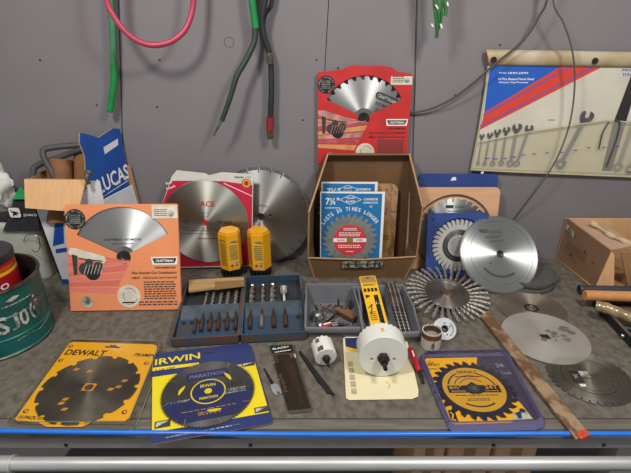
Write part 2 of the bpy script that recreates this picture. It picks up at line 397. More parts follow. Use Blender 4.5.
# white jug carton with black panel
jug = mat('cream_plastic', '#C6C6BA', 0.5, var=0.06)
cw = thing('storage_pail', 'cream square pail with a thin wire handle behind the teal can', 'pail', T(-0.83, 1.26, 0))
b = MB(); b.M = T(0.83, -1.26, 0)
x0, x1 = -1.02, (-0.812,0.097)[0]
b.M = b.M @ T((x0+x1)/2, 1.325, 0); w = (x1-x0)/2
prof = []
bm_l = rrect(-w, -0.06, w, 0.06, 0.02)
n = len(bm_l)
for zz, k in ((0, 0.93), (0.01, 0.96), (0.16, 1.0), (0.165, 1.03), (0.18, 1.03), (0.185, 1.0)):
    prof.append([(p[0]*k, p[1]*k, zz) for p in bm_l])
V = [p for r_ in prof for p in r_]; F = [tuple(reversed(range(n)))]+[(i*n+j, i*n+(j+1) % n, (i+1)*n+(j+1) % n, (i+1)*n+j) for i in range(len(prof)-1) for j in range(n)]+[tuple((len(prof)-1)*n+j for j in range(n))]
b.add(V, F, jug); b.build('pail_body', cw)
b = MB(); b.M = T(0.83, -1.26, 0); b.tube([(-0.862,1.262,0.131),(-0.844,1.25,0.153),(-0.809,1.23,0.168),(-0.794,1.225,0.158),(-0.798,1.23,0.13),(-0.818,1.24,0.106),(-0.838,1.25,0.107)], 0.0012, steel, 6); b.build('wire_handle', cw)
# black cap with deer badge and green band
cloth = mat('black_cloth', '#2C2A2E', 0.9, var=0.15, scale=80, bump=0.2)
green_c = mat('green_cloth', '#1E9A50', 0.85, var=0.1, scale=60)
cp = thing('work_apron', 'folded black cloth with green stripe and white deer badge on the cream pail', 'cloth', T(-0.85, 1.2, 0.19))
b = MB(); b.M = T(0.85, -1.2, -0.19)
q = [(-0.912,1.262,0.163),(-0.804,1.262,0.163),(-0.803,1.275,0.23),(-0.804,1.29,0.28),(-0.837,1.3,0.298),(-0.877,1.28,0.265)]
V = [Vector(p) for p in q]
b.slab([q[0], q[1], q[2], (q[5][0], 1.275, q[2][2])], 0.006, cloth)
b.slab([(q[5][0], 1.275, q[2][2]), q[2], (q[3][0], 1.29, q[3][2]), (q[5][0]+0.02, 1.29, q[3][2])], 0.006, cloth)
b.box((-0.89, 1.315, 0.200), (0.10, 0.09, 0.026), cloth, 0.008)
b.build('cloth_body', cp)
b = MB(); b.M = T(0.85, -1.2, -0.19)
g = [(-0.864,1.266,0.261),(-0.824,1.266,0.261),(-0.832,1.28,0.284),(-0.841,1.28,0.293)]
b.slab(g, -0.004, green_c); tag(b.build('green_stripe', cp), 'green stripe', None)
b = MB(); b.M = T(0.85, -1.2, -0.19) @ plane(-0.85, 1.258, 0, 0, 0)
x, z = (-0.861,0.22); c0 = (x+0.85, z-0.0)
b.flat([(c0[0]-0.017+p[0], c0[1]-0.012+p[1]) for p in rrect(0, 0, 0.032, 0.030, 0.006)], 0.001, white)
b.flat([(c0[0]+p[0]*0.001, c0[1]+p[1]*0.001) for p in ((-10, 4), (-4, 8), (4, 6), (11, 2), (8, -1), (3, 0), (6, -7), (2, -4), (-4, -5), (-7, -9), (-8, -3), (-5, 1))], 0.0015, black)
b.flat([(c0[0]+p[0]*0.001, c0[1]+p[1]*0.001) for p in ((-9, 4), (-13, 11), (-10, 12), (-7, 7))], 0.0015, black)
b.text('JOHN DEERE', c0[0]+0.022, c0[1]-0.010, 0.062, 0.010, 0.0015, white)
tag(b.build('badge', cp), 'white deer badge with JOHN DEERE lettering', None)
# crumpled white plastic bag
bagm = mat('white_bag_plastic', '#D8D6CE', 0.45, var=0.06, scale=20, bump=0.3)
bm = bmesh.new(); bmesh.ops.create_icosphere(bm, subdivisions=4, radius=1)
rng = random.Random(3)
from mathutils import noise
for v in bm.verts:
    n_ = noise.turbulence(v.co*1.7+Vector((3, 1, 4)), 4, True)
    k = 0.72+0.4*n_
    v.co = Vector((v.co.x*0.075*k, v.co.y*0.07*k, v.co.z*0.095*k))
b = MB(); bm.verts.index_update(); b.M = T(-0.955, 1.30, 0.275); b.add([v.co.copy() for v in bm.verts], [[v.index for v in f.verts] for f in bm.faces], bagm); bm.free()
tag(b.build('plastic_bag', ang=50), 'crumpled white plastic bag at the far left behind the red can', 'bag')

# teal can with a red can inside
teal = mat('teal_can_paint', '#0F625C', 0.42, 0.25, var=0.2, scale=14, spec=0.6)
rim_m = mat('can_rim_metal', '#7C7872', 0.45, 0.9, var=0.3, scale=40)
inside = mat('rusty_can_inside', '#3A2A22', 0.7, 0.5, var=0.3, scale=30)
smear = mat('faded_print', '#B4B2A8', 0.6, var=0.35, scale=60, lo=0.4, hi=0.55)
smear_b = mat('brown_stain', '#6A5A4C', 0.7, var=0.3, scale=60)
RC = 0.118; CX, CY = -0.795, 0.985
cn = thing('paint_can', 'large dented teal metal can with worn white lettering at the left edge', 'can', T(CX, CY, 0))
HC = 0.172
b = MB()
b.lathe([(0, 0.004), (RC-0.006, 0.004), (RC-0.004, 0), (RC, 0.001), (RC, 0.006), (RC-0.002, 0.009), (RC-0.002, 0.045), (RC, 0.048), (RC-0.002, 0.051), (RC-0.002, 0.10), (RC, 0.103), (RC-0.002, 0.106), (RC-0.002, HC-0.008)], teal, 72)
b.build('can_body', cn)
b = MB(); b.lathe([(RC-0.002, HC-0.008), (RC+0.001, HC-0.004), (RC, HC), (RC-0.005, HC), (RC-0.006, HC-0.01), (RC-0.006, 0.006), (0, 0.006)], inside, 72)
b.build('can_liner', cn)
b = MB(); b.lathe([(RC-0.0015, HC-0.008), (RC+0.0018, HC-0.004), (RC+0.001, HC+0.001), (RC-0.005, HC+0.001)], rim_m, 72)
b.build('rim', cn)
b = MB(); b.lathe([(RC+0.0003, 0), (RC+0.001, 0.001), (RC+0.001, 0.0055), (RC, 0.0065)], rim_m, 72); b.build('base_rim', cn)
def wrap(mb, rad, zc, a_mid, draw):      # bend a flat print round a cylinder
    t_ = MB(); draw(t_)
    for m_ in t_.mats:
        k = t_.mats.index(m_)
        fs = [f for f, i in zip(t_.f, t_.mi) if i == k]
        mb.add([((rad+v.z)*math.cos(a_mid+v.x/rad), (rad+v.z)*math.sin(a_mid+v.x/rad), zc+v.y) for v in t_.v], fs, m_)
b = MB()
def art(t_):
    t_.text('S', -0.052, -0.022, 0.026, 0.046, 0.0012, smear); t_.text('J', -0.022, -0.022, 0.017, 0.044, 0.0012, smear)
    t_.text('0', -0.002, -0.020, 0.022, 0.044, 0.0012, smear); t_.text('(', 0.024, -0.018, 0.014, 0.044, 0.0012, smear); t_.text('r', 0.042, -0.016, 0.018, 0.040, 0.0012, smear_b)
    for i in range(7): t_.flat(circ((0.03+random.uniform(0, 0.035), 0.0+random.uniform(0, 0.045)), random.uniform(0.003, 0.009), 9), 0.0007+i*0.00004, smear_b if i % 2 else smear)
    t_.greek(-0.03, 0.042, 0.07, 0.006, 1, 0.0012, smear)
    t_.flat([(-0.02, 0.058), (0.0, 0.064), (0.012, 0.060), (0.004, 0.055), (-0.008, 0.052)], 0.0011, smear)
    t_.stroke([(-0.02, -0.05), (0.01, -0.046), (0.04, -0.052), (0.07, -0.045), (0.1, -0.04)], 0.0015, 0.0011, smear)
    t_.stroke([(-0.07, -0.032), (0.1, -0.030)], 0.0012, 0.0011, smear)
wrap(b, RC-0.0008, 0.088, R(-30), art); tag(b.build('lettering', cn), 'worn white lettering', None)
rc = thing('spray_can', 'red and orange can with a black lid inside the teal can', 'can', T(-0.800, 0.998, 0.0)) 
redcan = mat('red_can_paint', '#B81E26', 0.35, 0.2, var=0.1, spec=0.6); orng = mat('orange_can_paint', '#D8601E', 0.35, 0.2, var=0.15)
r2 = 0.070; h0, h1 = 0.007, 0.226
b = MB(); b.lathe([(0, h0), (r2, h0), (r2, h1-0.048)], redcan, 48); b.lathe([(r2, h1-0.048), (r2, h1-0.040)], yellow, 48); b.lathe([(r2, h1-0.040), (r2, h1-0.028)], orng, 48); b.lathe([(r2, h1-0.028), (r2, h1-0.020), (r2-0.002, h1-0.018)], redcan, 48)
wrap(b, r2, 0.150, R(-38), lambda t_: t_.text('EPPO', -0.035, -0.006, 0.06, 0.016, 0.0006, white))
b.build('can_body', rc)
b = MB(); b.lathe([(r2-0.002, h1-0.019), (r2+0.002, h1-0.018), (r2+0.002, h1-0.003), (r2, h1), (0, h1+0.001)], mat('black_plastic', '#232225', 0.4, var=0.1), 48); b.build('lid', rc)

# ---------------- boxed saw blades standing up ----------------
def craftsman(name, label, PM, W, H, base, plank, rail, brand_bg, tooth, bladem, torn=False):
    t = thing(name, label, 'saw blade', PM)
    cx, cy = 0.5*W, 0.505*H; RR = 0.455*W
    def sector(r, r0=0.065*W):
        o = []
        for i in range(25): a = R(27+126*i/24); o.append((cx+r*math.cos(a), cy+r*math.sin(a)))
        for i in range(13): a = R(145+250*i/12); o.append((cx+r0*math.cos(a), cy+r0*math.sin(a)))
        return o
    b = MB(); m = base
    outer = [(0, 0), (W, 0), (W, H*0.72), (W*1.0, H*0.99), (W*0.985, H), (W*0.02, H), (0, H*0.98)]
    if torn: outer = [(0, 0), (W, 0), (W, H*0.95), (W*0.985, H*0.975), (W*0.9, H*0.985), (W*0.82, H*1.0), (W*0.78, H*1.035), (W*0.66, H*1.055), (W*0.5, H*1.05), (W*0.36, H*1.06), (W*0.26, H*1.02), (W*0.12, H*1.0), (0.0, H*0.99)]
    b.prism([outer, sector(RR)], 0.0075, 0.009, m, card_edge)
    b.prism([outer], 0.0, 0.0012, m, card_edge)
    b.prism([[(0, 0), (0.0012, 0), (0.0012, H*0.94), (0, H*0.94)]], 0.0012, 0.0075, m); b.prism([[(W-0.0012, 0), (W, 0), (W, H*0.92), (W-0.0012, H*0.92)]], 0.0012, 0.0075, m)
    b.prism([[(0, 0), (W, 0), (W, 0.0012), (0, 0.0012)]], 0.0012, 0.0075, m)
    b.flat([(0.004, 0.004), (W-0.004, 0.004), (W-0.004, H*0.93), (0.004, H*0.93)], 0.0016, black)
    z = 0.0094; F = lambda *p: [(a*W, c*H) for a, c in p]
    for i in range(9):   # planks under the illustration
        a = i/9; c_ = (i+0.82)/9
        P_ = lambda t: (0.0+0.0*t, 0.60-0.42*t); Q_ = lambda t: (0.50+0.12*t, 0.475+0.0*t) if t < 0.5 else (0.56-0.16*(t-0.5)*2, 0.475-0.33*(t-0.5)*2)
        b.flat(F(P_(a), P_(c_), Q_(c_), Q_(a)), z, plank[i % len(plank)])
    z += 0.0003
    b.flat(F((0.01, 0.555), (0.03, 0.60), (0.08, 0.595), (0.33, 0.515), (0.345, 0.475), (0.32, 0.45), (0.02, 0.535)), z, rail)
    b.flat(F((0.04, 0.54), (0.09, 0.525), (0.08, 0.35), (0.05, 0.34)), z+0.0002, dgrey)
    for (a, c_, r_) in ((0.15, 0.40, 0.055), (0.22, 0.36, 0.065), (0.27, 0.42, 0.045), (0.19, 0.46, 0.035)): b.disc((a*W, c_*H), r_*W, z+0.0003+a*0.001, dgrey if r_ < 0.06 else black)
    for i in range(6): b.stroke(F((0.14+0.03*i, 0.35), (0.17+0.03*i, 0.44)), 0.0012, z+0.0008, rail)
    b.stroke(F((0.10, 0.50), (0.31, 0.47)), 0.003, z+0.0006, dgrey)
    b.flat(F((0.77, 0.865), (1.0, 0.865), (0.995, 0.95 if torn else 0.985), (0.77, 0.95 if torn else 0.995)), z, mat('cream_label', '#D8D0BC', 0.6, var=0.05))
    b.greek(0.79*W, 0.885*H, 0.12*W, 0.07*H, 4, z+0.0003, dgrey); b.disc((0.94*W, 0.91*H), 0.028*W, z+0.0003, smear)
    b.disc((0.088*W, 0.865*H), 0.092*W, z, black); b.arctext('CRAFTSMAN QUALITY TOOLS', (0.088*W, 0.865*H), 0.068*W, 90, 330, 0.013*W, z+0.0004, smear)
    for i in range(5): b.greek((0.088-0.05)*W, (0.825+0.018*i)*H, 0.1*W, 0.012*H, 1, z+0.0004, smear)
    # brand plate
    b.flat(F((0.745, 0.505), (0.985, 0.505), (0.975, 0.432), (0.755, 0.432)), z, white)
    b.flat(F((0.755, 0.493), (0.975, 0.493), (0.955, 0.445), (0.775, 0.445)), z+0.0003, brand_bg)
    b.text('CRAFTSMAN', 0.785*W, 0.455*H, 0.16*W, 0.026*H, z+0.0006, white)
    b.text('KROMEDGE', 0.78*W, 0.395*H, 0.18*W, 0.018*H, z+0.0003, black)
    b.text('Fine Smooth Cut Combination', 0.565*W, 0.345*H, 0.40*W, 0.024*H, z+0.0003, dgrey, shear=0.3)
    b.text('NEW', 0.565*W, 0.298*H, 0.075*W, 0.020*H, z+0.0003, black); b.text('CIRCULAR SAW BLADE', 0.66*W, 0.300*H, 0.31*W, 0.017*H, z+0.0003, dgrey)
    b.greek(0.67*W, 0.10*H, 0.29*W, 0.18*H, 8, z+0.0003, dgrey); b.greek(0.62*W, 0.04*H, 0.35*W, 0.05*H, 2, z+0.0003, dgrey)
    b.disc((0.53*W, 0.135*H), 0.105*W, z, mat('cream_label', '#D8D0BC'))
    for (a0, r_) in ((20, 0.07), (140, 0.05), (250, 0.08)): b.arcline((0.53*W, 0.14*H), r_*W, a0, a0+90, 0.0012, z+0.0003, dgrey, 8)
    b.stroke(F((0.47, 0.075), (0.58, 0.075)), 0.004, z+0.0003, black)
    b.disc((0.15*W, 0.085*H), 0.052*W, z, smear); b.greek(0.12*W, 0.06*H, 0.06*W, 0.05*H, 4, z+0.0003, dgrey)
    b.build('card_sleeve', t)
    b = MB(); c0 = (cx, cy)
    b.prism([blade_outline(c0, RR*1.015, tooth[0], tooth[1], tooth[2], 0.1), circ(c0, 0.008)], 0.003, 0.005, bladem)
    b.ring(c0, 0.010, 0.030, 0.005, 0.0055, steel); b.ring(c0, 0.0085, 0.018, 0.0055, 0.006, dark_steel)
    b.build('blade', t)
    return t, b
org = mat('orange_print', '#E08A5A', 0.5, var=0.04, scale=9)
PM = plane(*(-0.668,1.093,0.001,1.5,19.0))
pk = [mat('pink_plank', '#D8786A', 0.5, var=0.05), mat('red_plank', '#CE6A5E', 0.5, var=0.05)]
t, _ = craftsman('boxed_saw_blade', 'saw blade in an orange cardboard sleeve leaning in front of the blue and white box', PM, 0.300, 0.2896, org, pk, mat('cream_label', '#D8D0BC'), black, (90, 0.005, 'fine'), blade_bright)
b = MB(); W_, H_ = 0.300, 0.2896
c0 = (0.5*W_, 0.505*H_); b.text('CRAFTSMAN  KROMEDGE', c0[0]-0.052, c0[1]+0.045, 0.10, 0.006, 0.0054, dgrey); b.greek(c0[0]-0.03, c0[1]+0.034, 0.06, 0.005, 1, 0.0054, dgrey)
b.build('blade_etching', t)

redc = mat('red_print', '#C42C2A', 0.45, var=0.1, scale=14)
pk2 = [mat('pale_worn_print', '#C8908A', 0.55, var=0.25, scale=40), mat('worn_red_print', '#C0545A', 0.55, var=0.2, scale=40), mat('worn_yellow_print', '#D89A60', 0.55, var=0.15, scale=30)]
PM = plane(*(0.007,1.388,0.331,0.0,0.5))
t, _ = craftsman('boxed_saw_blade', 'saw blade in a torn red cardboard sleeve standing on top of the brown cardboard box', PM, 0.264, 0.264, redc, pk2, mat('pale_worn_print', '#C8908A'), dgrey, (30, 0.015, 'hook'), blade_bright, True)
b = MB(); c0 = (0.5*0.264, 0.505*0.264)
b.M = T(c0[0], c0[1], 0.0056) @ rot('Z', -22)
b.flat(rrect(0.004, 0.066, 0.074, 0.086, 0.009), 0, dgrey); b.text('CRAFTSMAN', 0.010, 0.071, 0.056, 0.010, 0.0003, smear); b.text('KROMEDGE', 0.014, 0.050, 0.054, 0.009, 0.0003, dgrey); b.greek(0.02, 0.028, 0.04, 0.016, 3, 0.0003, dgrey)
b.build('blade_etching', t)

# ---- round blade pack with red and white card, leaning behind the drill case
PM = plane(*(-0.47,1.326,0.0,-1.0,5.0))
ac = thing('carded_saw_blade', 'large silver saw blade marked ACE on a red and white card', 'saw blade', PM)
ared = mat('crimson_print', '#C01E3C', 0.45, var=0.05); awh = mat('aged_white_board', '#D0CCC2', 0.55, var=0.05)
b = MB()
pts = [(-0.0074,0.0045),(0.2682,0.0139),(0.2859,0.3108),(0.1927,0.3163),(0.1533,0.3071),(0.1419,0.3131),(0.0593,0.3216),(0.0425,0.3035),(0.0068,0.223)]
b.prism([pts], 0.0, 0.002, awh, card_edge)
b.flat([(-0.0071,0.0079),(0.2668,0.0174),(0.2815,0.2775),(0.1938,0.2892),(0.0531,0.2899),(0.038,0.2883),(0.0065,0.2199)], 0.0024, ared)
bc = (0.1329,0.1601); rr = abs((0.2656,0.161)[0]-bc[0])
b.stroke([(0.1964,0.2831),(0.28,0.2435)], 0.002, 0.0028, white)
c2 = (0.2638,0.2835); b.disc(c2, 0.014, 0.0030, mat('olive_print', '#8A8238', 0.5)); b.disc(c2, 0.011, 0.0033, yellow); b.disc(c2, 0.0075, 0.0036, red)
x_, y_ = (0.2303,0.2991); b.text('blade', x_, y_, 0.026, 0.006, 0.0026, black); b.greek(x_+0.032, y_, 0.016, 0.006, 1, 0.0026, smear)
x_, y_ = (0.026,0.2606); b.text('Smooth', x_-0.003, y_, 0.03, 0.008, 0.0028, white, rot=R(20)); x_, y_ = (0.0245,0.2744); b.text('Red', x_, y_+0.002, 0.018, 0.008, 0.0028, white, rot=R(20))
b.build('backing_card', ac)
b = MB(); b.prism([blade_outline(bc, rr, 150, 0.003, 'fine'), circ(bc, 0.0079)], 0.004, 0.006, blade_bright); b.ring(bc, 0.0, 0.009, 0.0062, 0.0066, red, 20)
z = 0.0064
x_, y_ = (0.1186,0.2112); b.text('ACE', x_, y_, 0.046, 0.017, z, ared, shear=0.15)
b.text('10"', bc[0]-0.066, bc[1]-0.004, 0.018, 0.012, z, dgrey); b.text('200 teeth', bc[0]+0.034, bc[1]-0.004, 0.048, 0.012, z, dgrey)
b.stroke([(bc[0]-rr*0.93, bc[1]-0.018), (bc[0]+rr*0.93, bc[1]-0.018)], 0.0012, z, dgrey); b.text('Hardwood Panel & Plywood', bc[0]-0.062, bc[1]-0.030, 0.12, 0.008, z, dgrey)
b.stroke([(bc[0]-rr*0.9, bc[1]-0.036), (bc[0]+rr*0.9, bc[1]-0.036)], 0.0012, z, dgrey); b.greek(bc[0]-0.026, bc[1]-0.055, 0.06, 0.006, 1, z, dgrey)
b.greek(bc[0]-0.012, bc[1]+0.03, 0.02, 0.003, 1, z, dgrey); b.greek(bc[0]-0.012, bc[1]+0.018, 0.02, 0.003, 1, z, dgrey)
b.build('blade', ac)
b = MB(); b.prism([circ(bc, rr+0.004, 64)], 0.0068, 0.0072, plastic_clear); b.build('plastic_cover', ac)

# ---- large masonry blade
bcen = (-0.173,0.193); Rm = 0.158
ms = thing('masonry_blade', 'large bare slotted masonry blade leaning on the wall behind the red and white card', 'saw blade', plane(bcen[0], 1.372, 0.001, 0, 4))
b = MB(); c0 = (0, Rm)
b.prism([blade_outline(c0, Rm, 26, 0.017, 'slot', 0.1), circ(c0, 0.0125), circ((0.030, Rm+0.004), 0.0045, 14)], 0, 0.003, blade_steel)
b.build('blade_body', ms)
b = MB()
for i in range(26):
    a0 = 0.1+2*PI*i/26+0.035; a1 = a0+2*PI/26*0.86
    q = [(c0[0]+rr_*math.cos(a), c0[1]+rr_*math.sin(a)) for rr_, a in [(Rm+0.0006, a0+(a1-a0)*k/4) for k in range(5)]+[(Rm-0.007, a1-(a1-a0)*k/4) for k in range(5)]]
    b.prism([q], -0.0004, 0.0035, mat('diamond_rim', '#8C8A84', 0.5, 0.8, var=0.15, scale=90))
b.build('segmented_rim', ms)
b = MB(); b.arctext('DIAMOND', c0, 0.035, 88, 66, 0.007, 0.0033, dgrey); b.build('etching', ms)

# ---- two yellow hexagonal tubes
ybx = mat('yellow_plastic', '#E4A212', 0.38, var=0.04, spec=0.5); ylab = mat('pale_yellow_label', '#D8A83C', 0.45, var=0.05); cdk = mat('black_rubber', '#1C1C1E', 0.5, var=0.1)
def hextube(x, y, yaw, label):
    t = thing('drill_bit_tube', label, 'case', T(x, y, 0) @ rot('Z', yaw), 'yellow drill bit tubes')
    r_ = 0.034
    b = MB(); hx = [(r_*math.cos(PI/3*i), r_*math.sin(PI/3*i)) for i in range(6)]
    b.prism([hx], 0.036, 0.152, ybx); b.prism([[(p[0]*0.9, p[1]*0.9) for p in hx]], 0.152, 0.158, ybx)
    for k in (3, 4):
        a = (hx[k], hx[(k+1) % 6]); 
        A_, B_ = Vector(a[0]), Vector(a[1]); e = (B_-A_).normalized(); nn = Vector((e.y, -e.x)); L = (B_-A_).length
        b.M = Matrix(((e.x, 0, nn.x, A_.x), (e.y, 0, nn.y, A_.y), (0, 1, 0, 0), (0, 0, 0, 1)))
        if k == 4:
            b.flat([(0.004, 0.042), (L-0.003, 0.042), (L-0.003, 0.140), (0.004, 0.140)], 0.0005, ylab)
            b.text('DRILL', 0.012, 0.126, 0.022, 0.007, 0.0009, black); b.greek(0.007, 0.07, 0.024, 0.05, 8, 0.0009, dgrey)
            b.disc((0.011, 0.052), 0.005, 0.0009, red, 12); b.disc((0.024, 0.052), 0.005, 0.0009, smear, 12); b.stroke([(0.018, 0.060), (0.03, 0.060)], 0.003, 0.001, smear)
        else:
            b.greek(0.006, 0.05, 0.022, 0.075, 12, 0.0006, dgrey); b.text('BITS', 0.008, 0.130, 0.02, 0.006, 0.0008, black)
        b.M = Matrix()
    b.build('tube_body', t)
    b = MB()
    b.prism([[(p[0]*0.93, p[1]*0.93) for p in hx]], 0.001, 0.014, cdk)
    for i in range(18):
        a = 2*PI*i/18; b.box((0.031*math.cos(a), 0.031*math.sin(a), 0.025), (0.006, 0.004, 0.024), cdk, rz=a)
    b.lathe([(0.024, 0.012), (0.024, 0.038)], cdk, 12)
    b.build('ribbed_base', t); return t
hextube(-0.258, 1.283, 26, 'yellow hexagonal drill bit tube standing in front of the ACE blade, left of the pair')
hextube(-0.170, 1.283, -3, 'yellow hexagonal drill bit tube standing in front of the masonry blade, right of the pair')

# ---------------- middle: brown box with blue packs ----------------
bxm = thing('cardboard_box', 'open brown cardboard box holding blue saw blade packs, against the wall at the middle', 'box', T(0.14, 1.33, 0))
iv = T(-0.14, -1.33, 0)
box_brown = mat('shipping_box_brown', '#7A5A3A', 0.85, var=0.10, scale=9, bump=0.1)
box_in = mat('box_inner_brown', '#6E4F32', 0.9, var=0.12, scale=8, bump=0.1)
b = MB(); b.M = iv
fl, fr_, ml, mr, tl, tr_ = (-0.004, 1.272, 0.0), (0.277, 1.272, 0.0), (-0.018, 1.205, 0.247), (0.293, 1.205, 0.262), (0.036, 1.343, 0.372), (0.272, 1.343, 0.372)
rl, rr_ = (-0.022, 1.248, 0.082), (0.300, 1.248, 0.086)
yb = 1.375
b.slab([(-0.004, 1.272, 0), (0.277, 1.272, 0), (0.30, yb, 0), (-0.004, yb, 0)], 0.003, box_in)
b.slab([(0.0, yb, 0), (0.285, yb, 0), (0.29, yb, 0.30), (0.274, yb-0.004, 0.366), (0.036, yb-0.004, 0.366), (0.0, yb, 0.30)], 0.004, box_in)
for s_, L_ in ((1, [fl, rl, ml, tl]), (-1, [fr_, rr_, mr, tr_])):
    xb = 0.0 if s_ > 0 else 0.287
    P_ = [Vector(p) for p in L_]
    back = [Vector((xb, yb, 0)), Vector((xb, yb, 0.09)), Vector((xb+0.002*s_, yb, 0.27)), Vector(((0.036 if s_ > 0 else 0.272), yb, 0.366))]
    for i in range(3):
        q = [P_[i], P_[i+1], back[i+1], back[i]]
        for tri in ((q[0], q[1], q[2]), (q[0], q[2], q[3])):
            t3 = [tri[0], tri[1], tri[2]]
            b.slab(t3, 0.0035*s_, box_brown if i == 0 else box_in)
b.slab([fl, fr_, rr_, (0.14, 1.246, 0.077), rl], -0.0035, box_brown)
b.slab([tl, tr_, (0.274, yb, 0.366), (0.034, yb, 0.366)], -0.004, box_brown)
b.slab([(0.010, yb-0.001, 0.325), (0.280, yb-0.001, 0.325), (0.276, yb-0.001, 0.3255+0.003), (0.012, yb-0.001, 0.3255+0.003)], 0.0015, card_edge)
b.build('box_body', bxm, ang=20)
b = MB(); b.M = iv
b.tube([fl, rl, ml, tl], 0.0026, card_edge, 6, False); b.tube([fr_, rr_, mr, tr_], 0.0026, card_edge, 6, False)
b.tube([rl, (0.14, 1.246, 0.077), rr_], 0.0026, card_edge, 6, False); b.build('torn_rim', bxm)
b = MB(); b.M = iv @ plane(0.14, 1.262, 0.03, 0, -17.0)
b.flat([(-0.060, 0.018), (0.062, 0.020), (0.060, 0.046), (-0.060, 0.045)], 0.0045, smear)
for x_ in (-0.045, -0.022, 0.012, 0.034, 0.048): b.flat([(x_, 0.022), (x_+0.007, 0.022), (x_+0.006, 0.043), (x_+0.001, 0.043)], 0.0048, dgrey)
b.stroke([(-0.05, 0.034), (0.055, 0.035)], 0.004, 0.005, dgrey)
tag(b.build('shipping_label', bxm), 'worn white label on the front', None)

pk_blue = mat('blue_pack_print', '#1E6EA8', 0.5, var=0.05, scale=20); pk_red = mat('salmon_red_print', '#C83C40', 0.5, var=0.06); pk_bl = mat('printed_blade_grey', '#8A8C88', 0.5, 0.3, var=0.12, scale=70)
def bluepack(PM, label, W, H):
    t = thing('carded_saw_blade', label, 'saw blade', PM, 'blue saw blade packs in the brown box')
    b = MB(); b.prism([[(0, 0), (W, 0), (W, H), (0, H)]], 0, 0.004, white, card_edge)
    b.flat([(0.003, 0.003), (W-0.008, 0.003), (W-0.008, H-0.006), (0.003, H-0.004)], 0.0044, pk_blue)
    z = 0.0048; b.text('7¼"', 0.016, H-0.040, 0.040, 0.022, z, white); b.greek(0.014, H-0.052, 0.045, 0.006, 1, z, white)
    cx = W*0.47; yy = H-0.024
    b.stroke([(cx-0.032, yy), (cx, yy+0.014), (cx+0.032, yy), (cx, yy-0.014), (cx-0.032, yy)], 0.0014, z, white); b.text('SAW', cx-0.012, yy+0.002, 0.024, 0.006, z, white); b.text('BLADE', cx-0.013, yy-0.008, 0.026, 0.006, z, white)
    b.text('CARBIDE', W-0.062, H-0.026, 0.042, 0.007, z, white); b.text('COMBINATION', W-0.064, H-0.036, 0.044, 0.006, z, white); b.text('24', W-0.044, H-0.048, 0.008, 0.006, z, white)
    c0 = (W*0.475, H-0.150)
    b.arctext('LASTS 30 TIMES LONGER', c0, 0.092, 91, 116, 0.012, z, white)
    b.build('backing_card', t)
    b = MB(); b.prism([blade_outline(c0, 0.085, 26, 0.014, 'hook', 0.1, -1), circ(c0, 0.008)], 0.005, 0.007, pk_bl)
    z = 0.0074; b.disc(c0, 0.050, z, pk_red, 40)
    b.flat([(c0[0]-0.050, c0[1]-0.006), (c0[0]+0.050, c0[1]-0.006), (c0[0]+0.050, c0[1]+0.006), (c0[0]-0.050, c0[1]+0.006)], z+0.0003, white)
    b.flat([(c0[0]+0.013*math.cos(PI/4*i)*(1 if i % 2 else 0.75), c0[1]+0.011*math.sin(PI/4*i)*(1 if i % 2 else 0.75)) for i in range(8)], z+0.0006, mat('olive_print', '#8A8238', 0.5))
    b.greek(c0[0]-0.02, c0[1]+0.030, 0.04, 0.010, 2, z+0.0003, white); b.greek(c0[0]-0.033, c0[1]+0.012, 0.066, 0.014, 3, z+0.0003, white); b.greek(c0[0]-0.035, c0[1]-0.026, 0.07, 0.012, 2, z+0.0003, white); b.greek(c0[0]-0.012, c0[1]-0.040, 0.024, 0.006, 1, z+0.0003, white)
    b.text('BLADE', c0[0]-0.038, c0[1]-0.003, 0.022, 0.006, z+0.0006, pk_red); b.text('STEEL', c0[0]+0.018, c0[1]-0.003, 0.022, 0.006, z+0.0006, pk_red)
    b.build('blade', t); return t
bluepack(plane(0.014, 1.292, 0.004, 0, 5), 'front blue saw blade pack with a red disc, standing in the brown cardboard box', 0.190, 0.264)
bluepack(plane(0.018, 1.325, 0.004, 0, 2.5), 'rear blue saw blade pack, mostly hidden behind the front one in the brown box', 0.166, 0.286)
fib = mat('speckled_fibre_board', '#AE8460', 0.85, var=0.2, scale=90, lo=0.4, hi=0.5)
b = MB(); b.M = plane(0.085, 1.351, 0.004, 0, 2)
b.prism([rrect(0, 0, 0.165, 0.272, 0.022)], 0, 0.006, fib, card_edge); tag(b.build('fibre_board'), 'speckled tan board with rounded corners standing in the brown box behind the packs', 'board')
amb = clear('amber_plastic', '#C8A860', 0.3, 0.15, 0.35)
b = MB(); b.M = plane(0.152, 1.318, 0.004, 0, 4); b.prism([circ((0.0, 0.11), 0.082, 48)], 0, 0.003, amb); b.ring((0.0, 0.11), 0.03, 0.032, 0.003, 0.0036, mat('olive_print', '#8A8238'))
b.greek(0.055, 0.10, 0.02, 0.02, 3, 0.0034, dgrey); tag(b.build('plastic_disc'), 'amber translucent plastic disc beside the front blue pack in the brown box', 'disc')

